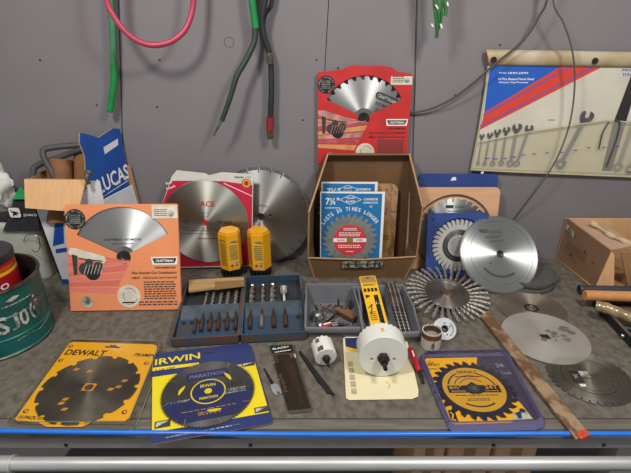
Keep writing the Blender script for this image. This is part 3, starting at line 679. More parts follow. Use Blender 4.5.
# ---------------- right of the box: blade boards ----------------
bb = mat('blue_moulded_plastic', '#2C4684', 0.42, var=0.06, scale=14)
wood_tan = mat('pale_plywood', '#D0A27A', 0.6, var=0.06, scale=14, stretch=(1, 6, 1))
t = thing('blade_holder', 'blue plastic blade holder board standing against the wall behind the tan board', 'board', plane(0.313, 1.384, 0.001, 0, 0.5))
b = MB(); Wd, Hd = 0.243, 0.298
b.prism([rrect(0, 0, Wd, Hd, 0.014), circ((Wd*0.48, Hd*0.52), 0.100, 48)], 0.0, 0.009, bb); b.prism([rrect(0.002, 0.002, Wd-0.002, Hd-0.002, 0.013)], 0, 0.003, bb)
b.build('holder_board', t)
b = MB(); b.ring((Wd*0.48, Hd*0.52), 0.100, 0.103, 0.009, 0.0095, dgrey); b.build('groove_line', t)
b = MB(); b.flat([(0.098, Hd-0.020), (0.116, Hd-0.018), (0.112, Hd-0.008), (0.102, Hd-0.009)], 0.0096, white); tag(b.build('sticker', t), 'scrap of white sticker', None)
PM = plane(*(0.286,1.333,0.001,0.0,8.0))
t = thing('carded_saw_blade', 'toothed saw blade set in a pale tan rounded board behind the small blue board', 'saw blade', PM)
b = MB(); c0 = (0.1419,0.1203); Wt = (0.276,0.1269)[0]; Ht = (0.1237,0.2633)[1]
b.prism([rrect(0, 0, Wt, Ht, 0.016), circ(c0, 0.121, 56)], 0.002, 0.008, wood_tan); b.prism([rrect(0, 0, Wt, Ht, 0.016)], 0.0, 0.002, wood_tan); b.build('board', t)
b = MB(); b.ring(c0, 0.119, 0.1225, 0.0082, 0.0086, dgrey, 56); b.build('groove_line', t)
b = MB(); b.prism([blade_outline(c0, 0.110, 30, 0.012, 'gullet', 0.0, -1), circ(c0, 0.008)], 0.003, 0.006, blade_bright)
b.flat([(c0[0]-0.028, c0[1]+0.078), (c0[0]-0.004, c0[1]+0.078), (c0[0]-0.004, c0[1]+0.088), (c0[0]-0.028, c0[1]+0.088)], 0.0064, dgrey); b.greek(c0[0], c0[1]+0.078, 0.03, 0.01, 2, 0.0064, dgrey); b.greek(c0[0]-0.02, c0[1]+0.066, 0.04, 0.006, 1, 0.0064, dgrey)
b.build('blade', t)
PM = plane(*(0.338,1.275,0.001,2.0,14.0))
t = thing('dado_blade', 'dark toothed dado blade on a small square blue board, front of the three boards', 'saw blade', PM)
Wt = 0.185; Ht = (0.0092,0.2)[1]; c0 = (0.0989,0.0998)
b = MB(); b.prism([rrect(0, 0, Wt, Ht, 0.008), circ(c0, 0.0935, 56)], 0.002, 0.010, bb); b.prism([rrect(0, 0, Wt, Ht, 0.008)], 0, 0.002, bb); b.build('holder_board', t)
b = MB(); x_, y_ = (0.016,0.1815); b.disc((x_, y_), 0.0035, 0.0104, black, 14); b.build('hanging_hole', t)
dadow = mat('white_coated_blade', '#C2BEB6', 0.4, 0.3, var=0.08); 
b = MB(); b.prism([blade_outline(c0, 0.082, 34, 0.018, 'gullet', 0.05), circ(c0, 0.008)], 0.004, 0.008, dadow)
b.ring(c0, 0.034, 0.050, 0.0082, 0.0092, blade_dark, 48); b.disc(c0, 0.027, 0.0086, mat('grey_hub_print', '#A8A6A4', 0.5, 0.2)); b.arcline(c0, 0.042, 20, 330, 0.0025, 0.0096, steel, 28); b.build('blade', t)
b = MB(); b.ring(c0, 0.086, 0.0935, 0.002, 0.012, bb, 56); b.build('raised_ring', t)

# ---- big silver dado blade disc leaning
alu = mat('spun_aluminium', '#B4B6B2', 0.42, 1.0, var=0.05, scale=10, aniso=0.92)
n_ = Vector((0.09, -0.77, 0.63)).normalized()
def lean(n, xbot, ybot, rad, th):
    up = (Vector((0, 0, 1))-n*n.z).normalized(); ex = up.cross(n).normalized()
    Mx = Matrix(((ex.x, up.x, n.x, xbot), (ex.y, up.y, n.y, ybot), (ex.z, up.z, n.z, 0.001), (0, 0, 0, 1)))
    return Mx @ T(0, rad, 0)
Rd = 0.119
dm = lean(n_, 0.556, 1.176, Rd, 0)
t = thing('aluminium_disc', 'large dished silver metal disc leaning on the small blue board', 'disc', dm)
b = MB(); b.lathe([(0.009, -0.012), (Rd-0.004, -0.012), (Rd, -0.009), (Rd, -0.002), (Rd-0.004, 0.0015), (0.102, 0.0015), (0.1005, -0.0005), (0.092, -0.0005), (0.0905, 0.001), (0.009, 0.001), (0.009, -0.012)], alu, 96); dk_ = b
b = MB(); b.lathe([(0.0, -0.010), (0.009, -0.010)], black, 24); b.lathe([(0.0088, 0.0005), (0.0095, 0.0016), (0.0115, 0.0012)], dark_steel, 24)
b.build('arbor_hole', t)
b = dk_; z = 0.0014
b.flat([(-0.052, 0.068), (-0.026, 0.066), (-0.026, 0.077), (-0.052, 0.079)], z, dgrey); b.greek(-0.022, 0.062, 0.04, 0.012, 2, z, dgrey); b.greek(-0.036, 0.048, 0.05, 0.010, 2, z, dgrey); b.greek(-0.026, 0.036, 0.044, 0.008, 2, z, dgrey)
b.arcline((0, 0), 0.068, 215, 300, 0.007, z, dgrey, 20); b.disc((-0.034, -0.026), 0.0025, z, black, 12); b.disc((-0.03, -0.008), 0.001, z, black, 8)
b.build('disc_body', t)

gd = mat('dark_grit_disc', '#57534E', 0.7, 0.1, var=0.15, scale=80, bump=0.2)
for i, (x, y, r_, z0, z1, lb) in enumerate(((0.640, 1.262, 0.088, 0.0, 0.012, 'bottom dark grey disc of the pair lying beneath the silver disc'), (0.648, 1.272, 0.088, 0.0125, 0.026, 'top dark grey disc of the pair lying beneath the silver disc'))):
    b = MB(); b.M = T(x, y, z0); hh = z1-z0; b.lathe([(0.0, 0.0), (r_, 0.0), (r_+0.001, hh*0.5), (r_, hh), (r_-0.006, hh), (r_-0.008, hh-0.003), (0.03, hh-0.003), (0.028, hh), (0.01, hh), (0, hh)], gd, 64)
    tag(b.build('grinding_disc'), lb, 'disc', 'dark discs under the silver disc')

# ---------------- blue steel drill case ----------------
CM = T(-0.186, 0.946, 0) @ rot('Z', 5.2)
case_blue = mat('worn_blue_steel', '#33506A', 0.42, 0.35, var=0.2, scale=18, hex2='#4A4844', lo=0.3, hi=0.6)
case_rust = mat('dirty_case_edge', '#46505A', 0.6, 0.4, hex2='#6A4A38', scale=22)
case_floor = mat('dark_case_floor', '#3C3E40', 0.6, 0.3, var=0.2, scale=20)
case_shine = mat('scuffed_blue_grey_steel', '#62727E', 0.38, 0.5, var=0.22, scale=14)
dc = thing('drill_case', 'open hinged blue steel case of drill bits lying before the yellow tubes', 'case', CM)
Wc, Dc, Hc = 0.166, 0.292, 0.024
def half(x0, sgn, nm):
    b = MB(); x1 = x0+Wc*sgn; xa, xb_ = min(x0, x1), max(x0, x1); cx = (xa+xb_)/2
    b.prism([rrect(xa, 0, xb_, Dc, 0.008)], 0.001, 0.003, case_floor)
    b.prism([rrect(xa, 0, xb_, Dc, 0.008), rrect(xa+0.004, 0.004, xb_-0.004, Dc-0.004, 0.005)], 0.001, Hc, case_rust)
    b.prism([rrect(xa-0.001, 0.0, xb_+0.001, Dc+0.001, 0.008), rrect(xa+0.005, 0.006, xb_-0.005, Dc-0.005, 0.005)], Hc, Hc+0.0015, case_rust if sgn < 0 else case_blue)
    b.box((cx, Dc-0.0055, 0.014), (Wc-0.012, 0.002, 0.02), case_blue)
    h = b.build(nm, dc)
    b = MB()
    V = lambda y, z: [(xa+0.006, y, z), (xb_-0.006, y, z)]
    b.slab([*V(0.095, 0.012), *reversed(V(0.150, 0.022))], 0.0015, case_shine); b.slab([*V(0.150, 0.022), *reversed(V(0.152, 0.010))], 0.0015, case_shine)
    b.slab([*V(0.020, 0.008), *reversed(V(0.090, 0.018))], -0.0015, case_blue)
    n_b = 7 if sgn < 0 else 5
    for i in range(n_b):
        xx = xa+0.02+(xb_-xa-0.04)*i/(n_b-1); b.M = T(xx, 0.078, 0.0172) @ rot('X', 8.1); b.disc((0, 0), 0.0055, 0.0008, black, 14, 0.006)
    b.M = Matrix(); b.build('bit_rack', h)
    return h
half(-0.0015, -1, 'case_base'); half(0.0015, 1, 'case_lid')
b = MB()
for y in (0.03, 0.26): b.tube([(0, y, Hc+0.001), (0, y+0.03*(1 if y < .1 else -1), Hc+0.001)], 0.003, case_rust, 10, False)
b.tube([(0, 0.004, Hc), (0, Dc-0.004, Hc)], 0.0018, case_rust, 8, False); b.build('hinge', dc)
bit_m = mat('drill_bit_steel', '#A49C92', 0.45, 0.7, var=0.25, scale=60); bit_brown = mat('browned_bit_shank', '#6A4E3C', 0.5, 0.7, var=0.25, scale=60)
def spiral(b, p0, p1, r, m, turns, flute=0.45):
    p0, p1 = Vector(p0), Vector(p1); d = p1-p0; L = d.length; q = d.to_track_quat('Z', 'Y').to_matrix().to_4x4()
    M0 = b.M.copy(); b.M = M0 @ T(*p0) @ q
    nz, na = int(turns*10), 10; V = []; F = []
    for i in range(nz+1):
        for j in range(na):
            a = 2*PI*j/na; rr_ = r*(1-flute*(0.5+0.5*math.cos(2*(a-2*PI*turns*0.5*i/nz)))**1.5)
            if i >= nz-1: rr_ *= (0.75 if i == nz-1 else 0.1)
            V.append((rr_*math.cos(a), rr_*math.sin(a), L*i/nz))
    for i in range(nz):
        for j in range(na): F.append((i*na+j, i*na+(j+1) % na, (i+1)*na+(j+1) % na, (i+1)*na+j))
    b.add(V, F, m); b.M = M0
GL = 'drill bits racked in the blue case'
names = ['first', 'second', 'third', 'fourth', 'fifth']
ups = [(-0.1054,0.2017), (-0.0857,0.1999), (-0.0637,0.2032), (-0.0439,0.2014), (-0.0214,0.1993)]
los = [(-0.0995,0.0546), (-0.078,0.0527), (-0.0577,0.0508), (-0.0349,0.0487), (-0.0134,0.0468)]
for i in range(5):
    (ux, uy), (lx, ly) = ups[i], los[i]; r_ = 0.0045+0.0005*i
    t = thing('drill_bit', '%s twist drill bit from the left in the left half of the blue case' % names[i], 'drill bit', CM @ T(lx, 0, 0), GL)
    b = MB(); spiral(b, (ux-lx, 0.158, 0.009), (ux-lx+0.001, 0.245, 0.014), r_, bit_m, 5); b.build('flutes', t)
    b = MB(); b.tube([(0, 0.040, 0.0175), (0, 0.088, 0.0215)], 0.0048, bit_brown, 10, False); b.tube([(0, 0.088, 0.0215), (ux-lx, 0.158, 0.009)], 0.0028, bit_brown, 8, False); b.build('shank', t)
t = thing('drill_bit', 'thin short drill bit at the far left end of the blue case rack', 'drill bit', CM @ T((-0.116,0.0561)[0], 0, 0), GL)
b = MB(); b.tube([(0, 0.035, 0.017), (0, 0.088, 0.0205)], 0.0035, bit_brown, 10, False); b.build('shank', t)
ups = [(0.0236,0.2005), (0.0548,0.1977), (0.0831,0.1951), (0.1143,0.1923)]
los = [(0.0234,0.0434), (0.0525,0.0408), (0.0842,0.0379), (0.1146,0.0351)]
lbs = ['small auger bit nearest the hinge in the right half of the blue case', 'narrow twist bit second from the hinge in the right half of the blue case', 'fat auger bit with the widest round tip in the right half of the blue case', 'flat silver spade bit in the right half of the blue case']
for i in range(4):
    (ux, uy), (lx, ly) = ups[i], los[i]
    t = thing('drill_bit', lbs[i], 'drill bit', CM @ T(lx, 0, 0), GL)
    b = MB()
    if i < 3:
        r_ = (0.0075, 0.0055, 0.009)[i]; spiral(b, (ux-lx, 0.158, 0.011), (ux-lx, 0.245, 0.015), r_, bit_m, 3.5, 0.6)
        b.M = T(ux-lx, 0.250, 0.016) @ rot('X', -50); b.lathe([(0, -0.003), (r_*1.1, -0.003), (r_*1.15, 0.002), (r_*0.5, 0.002), (r_*0.4, 0), (0, 0)], steel, 18); b.M = Matrix()
        b.build('flutes', t)
    else:
        b.M = T(ux-lx, 0.19, 0.016)
        b.prism([[(-0.003, -0.03), (0.003, -0.03), (0.004, 0.005), (0.0095, 0.014), (0.0095, 0.046), (0.005, 0.052), (0, 0.050), (-0.006, 0.054), (-0.0095, 0.046), (-0.0095, 0.014), (-0.004, 0.005)]], -0.0015, 0.0015, blade_bright); b.build('spade_head', t)
    b = MB(); b.tube([(0, 0.040, 0.0175), (0, 0.088, 0.0215)], 0.0052, bit_brown if i != 1 else bit_m, 10, False); b.tube([(0, 0.088, 0.0215), (ux-lx, 0.158, 0.011)], 0.003, bit_brown, 8, False); b.build('shank', t)
b = MB(); q = [(-0.371,1.201),(-0.212,1.218),(-0.205,1.181),(-0.357,1.142)]; b.prism([[q[0], q[3], q[2], q[1]]], 0.027, 0.034, mat('pale_wood_strip', '#B8925E', 0.7, var=0.1, scale=10, stretch=(1, 12, 1)))
q = [(-0.293,1.191),(-0.209,1.2),(-0.203,1.164),(-0.283,1.144)]; b.flat([q[0], q[3], q[2], q[1]], 0.0344, mat('brown_stained_wood', '#8A6A42', 0.75, var=0.15, scale=14, stretch=(1, 12, 1)))
tag(b.build('wood_strip'), 'narrow wooden strip, half pale and half brown, across the back of the drill case', 'wood')

# ---------------- grey bins ----------------
bin_m = mat('grey_bin_plastic', '#6E6E72', 0.55, var=0.1, scale=20)
def part_bin(label, x, y, yaw, W, D, hf, hb):
    t = thing('parts_bin', label, 'bin', T(x, y, 0) @ rot('Z', yaw), 'grey plastic parts bins'); b = MB(); th = 0.003; i_ = 0.008
    w = W/2; 
    b.slab([(-w+i_, i_*0.5, 0.001), (w-i_, i_*0.5, 0.001), (w-i_, D-i_, 0.001), (-w+i_, D-i_, 0.001)], th, bin_m)
    b.slab([(-w+i_, i_*0.5, 0.001), (w-i_, i_*0.5, 0.001), (w, 0, hf), (-w, 0, hf)], -th, bin_m)
    b.slab([(-w+i_, D-i_, 0.001), (w-i_, D-i_, 0.001), (w, D, hb), (-w, D, hb)], th, bin_m)
    for s_ in (-1, 1):
        b.slab([(s_*(w-i_), i_*0.5, 0.001), (s_*w, 0, hf), (s_*w, D*0.25, hf+0.012), (s_*w, D*0.4, hb), (s_*w, D, hb), (s_*(w-i_), D-i_, 0.001)], -th*s_*-1, bin_m)
    b.build('bin_body', t)
    b = MB(); P_ = [(-w, 0, hf), (w, 0, hf), (w, D*0.25, hf+0.012), (w, D*0.4, hb), (w, D, hb), (-w, D, hb), (-w, D*0.4, hb), (-w, D*0.25, hf+0.012), (-w, 0, hf)]
    b.tube(P_, 0.0034, bin_m, 8, False); b.box((0, -0.002, hf-0.006), (W+0.004, 0.004, 0.012), bin_m, 0.001); b.build('rim', t); return t
part_bin('grey plastic bin of small wire brushes and bits, right of the blue drill case', 0.046, 0.968, 0, 0.142, 0.166, 0.032, 0.058)
part_bin('grey plastic bin holding the yellow drill bit pack and long bits', 0.188, 0.945, 5, 0.140, 0.180, 0.032, 0.058)
# contents of the left bin
wire = mat('brush_wire', '#9A968E', 0.45, 0.9, var=0.3, scale=120)
def brush(label, M0, r_, h):
    t = thing('wire_brush', label, 'wire brush', M0, 'wire brushes in the grey bin')
    b = MB(); b.lathe([(0, h*0.5), (r_*0.75, h*0.5), (r_*0.85, h*0.75), (r_*0.5, h), (0, h)], steel, 24); b.build('cup', t)
    b = MB()
    for i in range(60):
        a = 2*PI*i/60; k = random.uniform(0.8, 1.15); b.tube([(r_*0.7*math.cos(a), r_*0.7*math.sin(a), h*0.5), (r_*k*math.cos(a+.1), r_*k*math.sin(a+.1), 0)], 0.0005, wire, 4, False)
    b.build('bristles', t)
    b = MB(); b.tube([(0, 0, h), (0, 0, h+0.022)], 0.003, steel, 8, False); b.build('stem', t); return t
brush('silver cup brush with its stem up at the left end of the grey bin', T(0.008, 1.040, 0.014) @ rot('Y', -12), 0.018, 0.018)
brush('dull cup brush tipped over in front of the silver one in the grey bin', T(0.016, 1.008, 0.010) @ rot('Y', 10) @ rot('X', 14), 0.015, 0.014)
brush('small pale wire brush with upright stem near the back of the grey bin', T(0.062, 1.085, 0.008), 0.014, 0.012)
b = MB(); b.M = T(0.080, 1.048, 0.016) @ rot('Z', -38) @ rot('X', 8); b.prism([[(-0.032, -0.004), (0.030, -0.012), (0.034, 0.004), (0.012, 0.012), (-0.03, 0.004)]], 0, 0.010, mat('brown_wood_scrap', '#7A5232', 0.8, var=0.15, scale=30))
tag(b.build('wood_wedge'), 'brown wooden wedge lying in the grey bin beside the brushes', 'wood')
t = thing('rotary_tool_bit', 'small red and white wrapped tool bit in the front of the grey bin', 'bit', T(0.026, 0.998, 0.014) @ rot('Z', 28))
b = MB(); b.tube([(-0.012, 0, 0.004), (0.016, 0, 0.004)], 0.005, red, 10, False); b.box((0.004, 0, 0.0092), (0.02, 0.005, 0.0006), white); b.build('sleeve', t)
b = MB(); b.tube([(0.016, 0, 0.004), (0.034, 0, 0.004)], 0.0028, steel, 8, False); b.build('shank', t)
for i, (x, y, a, L, rr2, m_, lb) in enumerate(((0.055, 1.012, 20, 0.03, 0.007, steel, 'stubby shiny mounted bit at the front of the left grey bin'), (0.07, 1.008, -10, 0.034, 0.004, black, 'thin black bit at the front of the left grey bin'), (0.046, 1.040, 55, 0.05, 0.003, dark_steel, 'dark thin bit lying across the middle of the left grey bin'), (0.036, 1.070, -30, 0.045, 0.003, rust, 'rusty nail-like bit at the back of the left grey bin'), (0.095, 1.10, 70, 0.03, 0.005, wire, 'pale short bit in the back right corner of the left grey bin'))):
    t = thing('small_bit', lb, 'bit', T(x, y, 0.012+0.002*i) @ rot('Z', a), 'loose bits in the left grey bin')
    b = MB(); b.tube([(-L/2, 0, 0), (L*0.1, 0, 0)], rr2, m_, 10, False); b.tube([(L*0.1, 0, 0), (L/2, 0, 0)], rr2*0.55, m_, 8, False); b.build('shank', t)
dust = mat('grey_dust_clumps', '#8A867C', 0.9, var=0.2, scale=200)
b = MB()
for i in range(220):
    x = random.uniform(-0.01, 0.10); y = random.uniform(0.985, 1.115); s_ = random.uniform(0.001, 0.0035)
    b.box((x, y, 0.005+s_/2+random.uniform(0, 0.004)), (s_*1.6, s_, s_), dust if i % 3 else rust, rz=random.uniform(0, 3))
tag(b.build('debris'), 'loose grit and metal debris on the bottom of the left grey bin', 'debris', kind='stuff')
# contents of the right bin
t = thing('drill_bit_pack', 'yellow hanging pack of drill bits standing in the right grey bin', 'drill bit pack', T(0.166, 0.975, 0.009) @ rot('Z', 7) @ rot('X', 20))
# plane local: x right, y along the pack
Lp, Wp = 0.190, 0.046
b = MB(); b.prism([rrect(-Wp/2, 0, Wp/2, Lp, 0.004)], 0, 0.0015, yellow, card_edge)
b.flat([(-Wp/2+0.002, Lp-0.024), (Wp/2-0.002, Lp-0.024), (Wp/2-0.002, Lp-0.002), (-Wp/2+0.002, Lp-0.002)], 0.0019, mat('tan_print', '#A88048', 0.6)); b.disc((0, Lp-0.008), 0.003, 0.0023, black, 12)
b.text('DEWALT', -0.017, Lp-0.036, 0.034, 0.008, 0.0021, black)
for i in range(4): b.flat([(-0.019+0.010*i, Lp-0.056), (-0.012+0.010*i, Lp-0.056), (-0.012+0.010*i, Lp-0.044), (-0.019+0.010*i, Lp-0.044)], 0.0021, black)
b.flat([(-0.018, Lp-0.078), (-0.006, Lp-0.072), (-0.006, Lp-0.068), (-0.018, Lp-0.066)], 0.0021, black); b.stroke([(-0.018, Lp-0.11), (-0.006, Lp-0.098), (-0.014, Lp-0.13)], 0.003, 0.0021, dgrey)
b.flat([(0.004, 0.03), (0.016, 0.03), (0.016, Lp-0.068), (0.004, Lp-0.068)], 0.0021, black); b.flat([(0.006, Lp-0.10), (0.014, Lp-0.10), (0.014, Lp-0.09), (0.006, Lp-0.09)], 0.0024, white)
b.greek(-0.018, 0.04, 0.018, 0.03, 5, 0.0021, dgrey); b.build('pack_card', t)
b = MB(); spiral(b, (0.010, 0.035, 0.005), (0.010, 0.115, 0.005), 0.0032, dark_steel, 7); b.build('drill_bit', t)
lbb = ['leftmost', 'second from the left', 'third from the left', 'fourth from the left', 'fifth from the left', 'rightmost']
for i in range(6):
    p1 = (0.198,1.113); x1 = 0.196+0.0055*i; x0 = 0.212+0.0055*i
    t = thing('long_drill_bit', '%s of the long thin drill bits leaning in the right grey bin' % lbb[i], 'drill bit', T(x0, 0.975, 0.008), 'long drill bits in the right grey bin')
    d_ = (x1-x0-0.002, 0.152-0.004*(i % 3), 0.060+0.003*(i % 2)); e_ = (d_[0]*.55, d_[1]*.55, d_[2]*.55)
    b = MB(); spiral(b, e_, (0, 0, 0.001), 0.0026, bit_m if i % 2 else dark_steel, 9); b.build('flutes', t)
    b = MB(); b.tube([e_, d_], 0.0022, bit_m if i % 2 else bit_brown, 8, False); b.build('shank', t)

# ---------------- knotted wire wheel ----------------
ww = thing('knotted_brush', 'round knotted wire wheel lying on the bench before the blue board', 'wire wheel', T(0.372, 1.145, 0.022) @ rot('X', 9) @ rot('Y', 2))
b = MB(); b.lathe([(0.014, -0.004), (0.062, -0.004), (0.064, 0.001), (0.060, 0.005), (0.047, 0.006), (0.044, 0.0035), (0.020, 0.0035), (0.018, 0.006), (0.014, 0.006), (0.014, -0.004)], blade_dark, 56); b.build('hub_plate', ww)
b = MB(); b.lathe([(0.0, -0.003), (0.0142, -0.003), (0.0142, 0.0045), (0.0, 0.0045)], rust, 24); b.build('arbor_hole', ww)
knot = mat('knotted_wire_steel', '#B8B2AA', 0.45, 0.7, var=0.3, scale=160); knot_d = mat('dark_wire_steel', '#3E3A38', 0.5, 0.8, var=0.3, scale=120); knot_r = mat('red_marked_wire', '#8A4038', 0.5, 0.5, var=0.3, scale=120)
for i in range(32):
    a = 2*PI*i/32; ca, sa = math.cos(a), math.sin(a); m_ = knot_r if i in (4, 5) else (knot if i % 2 else knot)
    b = MB(); b.M = rot('Z', math.degrees(a)); tw = 0.10
    def kr(t_): return 0.0022+0.0026*t_+0.0006*math.sin(t_*26)
    b.tube([(0.058, 0, 0), (0.085, 0.002, 0.003), (0.116, 0.006, 0.001)], kr, knot, 7, True, 7)
    for k in range(3):
        pts = []
        for j in range(14):
            t_ = j/13; ph = 2*PI*k/3+t_*9.0; r2_ = kr(t_)*0.95; x_ = 0.059+0.059*t_
            pts.append((x_, 0.006*t_*t_+r2_*math.cos(ph), 0.003*math.sin(PI*t_)+r2_*math.sin(ph)))
        b.tube(pts, 0.0011, m_, 4, False)
    b.build('wire_knot', ww)

# ---------------- hole saws ----------------
hs_white = mat('white_enamel', '#D6D4CC', 0.42, var=0.04, scale=20, spec=0.5)
def holesaw(nm, label, M0, r_, L, m_, nteeth, slots, open_up=False, arbor=True, group=None, rimm=None):
    t = thing(nm, label, 'hole saw', M0, group)   # local: closed face at z=0 facing -z ; teeth at z=L
    b = MB(); n = nteeth*3; th = 0.0018; V = []; F = []
    zs = [0, 0.0015, L*0.35, L*0.62, L*0.9]
    tooth = [L*0.9+L*0.10*(0.1 if j % 3 == 0 else (1.0 if j % 3 == 1 else 0.75)) for j in range(n)]
    for side, rr_ in ((0, r_), (1, r_-th)):
        for k in range(6):
            for j in range(n):
                a = 2*PI*j/n; z = zs[k] if k < 5 else tooth[j]
                r2_ = rr_-(0.0015 if k == 0 and side == 0 else 0)
                V.append((r2_*math.cos(a), r2_*math.sin(a), z))
    hole = set()
    for (k, j0, j1) in slots:
        for j in range(j0, j1): hole.add((k, j % n))
    for side in (0, 1):
        o = side*6*n
        for k in range(5):
            for j in range(n):
                if (k, j) in hole: continue
                q = (o+k*n+j, o+k*n+(j+1) % n, o+(k+1)*n+(j+1) % n, o+(k+1)*n+j); F.append(q if side == 0 else q[::-1])
    for j in range(n): F.append((5*n+j, 5*n+(j+1) % n, 11*n+(j+1) % n, 11*n+j))
    for (k, j) in hole:
        a, b_, c_, d_ = k*n+j, k*n+(j+1) % n, (k+1)*n+(j+1) % n, (k+1)*n+j
        for (p, q) in ((a, b_), (b_, c_), (c_, d_), (d_, a)):
            F.append((p, q, q+6*n, p+6*n))
    b.add(V, F, m_)
    b.prism([circ((0, 0), r_-0.0015, 48), circ((r_*0.45, r_*0.1), r_*0.07, 12), circ((-r_*0.45, r_*0.1), r_*0.07, 12)], 0.0, 0.003, m_)
    b.build('cup', t)
    if rimm:
        b = MB(); b.lathe([(r_+0.0002, L*0.62), (r_+0.0006, L*0.9), (r_-0.0025, L*0.9), (r_-0.0025, L*0.62)], rimm, 40); tag(b.build('rusty_rim', t), 'rust-brown rim', None)
    if arbor:
        s_ = min(1, r_/0.05)*0.6+0.4
        b = MB(); b.lathe([(0, -0.012*s_), (0.0125*s_, -0.012*s_), (0.0135*s_, -0.009*s_), (0.0135*s_, 0.0), (0, 0)], dark_steel, 6); b.lathe([(0, -0.020*s_), (0.0085*s_, -0.020*s_), (0.0095*s_, -0.012*s_), (0, -0.012*s_)], dark_steel, 20); b.build('arbor', t)
        b = MB(); b.lathe([(0, -0.040*s_), (0.0045*s_, -0.040*s_), (0.005*s_, -0.038*s_), (0.005*s_, -0.020*s_), (0, -0.020*s_)], dark_steel, 6)
        b.build('shank', t)
        b = MB(); spiral(b, (0, 0, 0.003), (0, 0, L*1.05), 0.003, bit_m, 4); b.build('pilot_bit', t)
    return t
# lying on its side with the face towards the viewer: local -z -> towards -y
fx, fz = 0.148, 0.056
holesaw('hole_saw', 'large white hole saw on its side on the cream card', T(fx, 0.826, 0.0575) @ rot('X', -90) @ rot('Y', 0) , 0.0545, 0.052, hs_white, 30, ((2, 66, 68),), arbor=True)
x_, y_ = (0.027,0.901)
holesaw('hole_saw', 'small white hole saw on its side in front of the left grey bin', T(0.024, 0.862, 0.0275) @ rot('Z', 12) @ rot('X', -84), 0.0255, 0.046, hs_white, 14, ((1, 26, 30), (3, 26, 29),), arbor=True)
x_, y_ = (0.281,0.915)
holesaw('hole_saw', 'small white hole saw with a rusty open rim, standing teeth up on the bench', T(x_, y_+0.022, 0.001), 0.0235, 0.050, mat('stained_white_enamel', '#C8BEB0', 0.5, var=0.12, scale=40), 12, ((1, 26, 28), (2, 26, 28)), arbor=False, rimm=rust)
# pilot plate disc leaning
t = thing('hole_saw', 'shallow silver hole saw cup tipped against the knotted wire wheel', 'hole saw', T(0.292, 0.0, 0))
t.matrix_world = T((0.325,0.958)[0], (0.325,0.958)[1], 0.002) @ rot('X', 38) @ T(0, 0.029, 0)
shiny = mat('silver_painted_steel', '#9EA0A2', 0.5, 0.3, var=0.12, scale=40)
b = MB(); b.prism([circ((0, 0), 0.029, 40), circ((0, 0), 0.0065, 16), circ((0.014, 0.006), 0.0022, 10), circ((-0.014, 0.004), 0.0022, 10), circ((0.002, 0.015), 0.0022, 10), circ((0.004, -0.015), 0.0022, 10)], 0, 0.0016, shiny); b.lathe([(0.029, -0.014), (0.0295, 0.0), (0.0285, 0.0018), (0.0275, 0.0), (0.0275, -0.014), (0.029, -0.014)], shiny, 40); b.arcline((0, 0), 0.021, -60, 40, 0.002, 0.0019, dgrey, 10); b.build('cup', t)
b = MB(); b.lathe([(0.0, -0.006), (0.0065, -0.006), (0.0065, 0.003), (0.009, 0.004), (0.009, 0.001)], black, 18); b.disc((0.014, 0.006), 0.0022, 0.0003, black, 10)
b.build('threaded_hub', t)

# ---------------- cream card under the large hole saw, red knife ----------------
t = thing('tool_card', 'cream coloured backing card under the large white hole saw', 'card', T(0.072, 0.752, 0.001))
cream = mat('cream_card', '#DCD0A8', 0.55, var=0.03, scale=8)
b = MB(); b.prism([[(-0.0075,0.0095),(-0.0015,0.0038),(0.1315,0.0067),(0.1455,0.0139),(0.1501,0.0316),(0.1557,0.2047),(0.1502,0.2168),(0.0048,0.2209),(-0.0032,0.2127)]], 0, 0.0015, cream, card_edge)
b.flat([(0.002,0.2148),(0.0421,0.2148),(0.0471,0.1622),(0.0191,0.1735),(0.0013,0.1812)], 0.0019, mat('navy_print', '#24345E', 0.5)); b.flat([(0.0013,0.1812),(0.0191,0.1735),(0.0471,0.1622),(0.0462,0.1529),(0.0182,0.1622),(0.001,0.1716)], 0.0019, yellow)
for i in range(5):
    x_, y_ = (0.001, 0.02+0.022*i); b.greek(x_+0.004-0.0004*i, y_, 0.012, 0.018, 5, 0.0019, dgrey)
b.arcline((0.0799,0.0468), 0.01, 300, 430, 0.0012, 0.0019, mat('tan_print', '#A88048'), 8)
b.build('card', t)
t = thing('utility_knife', 'small red handled tool with a black tip beside the cream card', 'tool', T(0.0, 0.0, 0.0))
q = [(0.227,0.914,0.01),(0.228,0.886,0.012),(0.232,0.853,0.01),(0.236,0.839,0.008)]; c_ = Vector(q[0])
t.matrix_world = T(c_.x, c_.y, 0)
L_ = [Vector(p)-Vector((c_.x, c_.y, 0)) for p in q]
rp = mat('red_plastic', '#B81E30', 0.35, var=0.08)
b = MB(); b.tube(L_, lambda s_: 0.0075-0.002*abs(s_-0.4), rp, 12); b.build('handle', t)
b = MB(); q2 = [Vector(p)-Vector((c_.x, c_.y, 0)) for p in [(0.235,0.849,0.008),(0.236,0.824,0.007),(0.236,0.804,0.005)]]; b.tube(q2, lambda s_: 0.0045-0.0015*s_, black, 10); b.build('tip', t)
b = MB(); d_ = L_[1]-L_[0]; b.box((L_[1].x, L_[1].y, 0.0195), (0.003, 0.02, 0.001), white, rz=math.atan2(-d_.x, d_.y)); b.build('paint_mark', t)

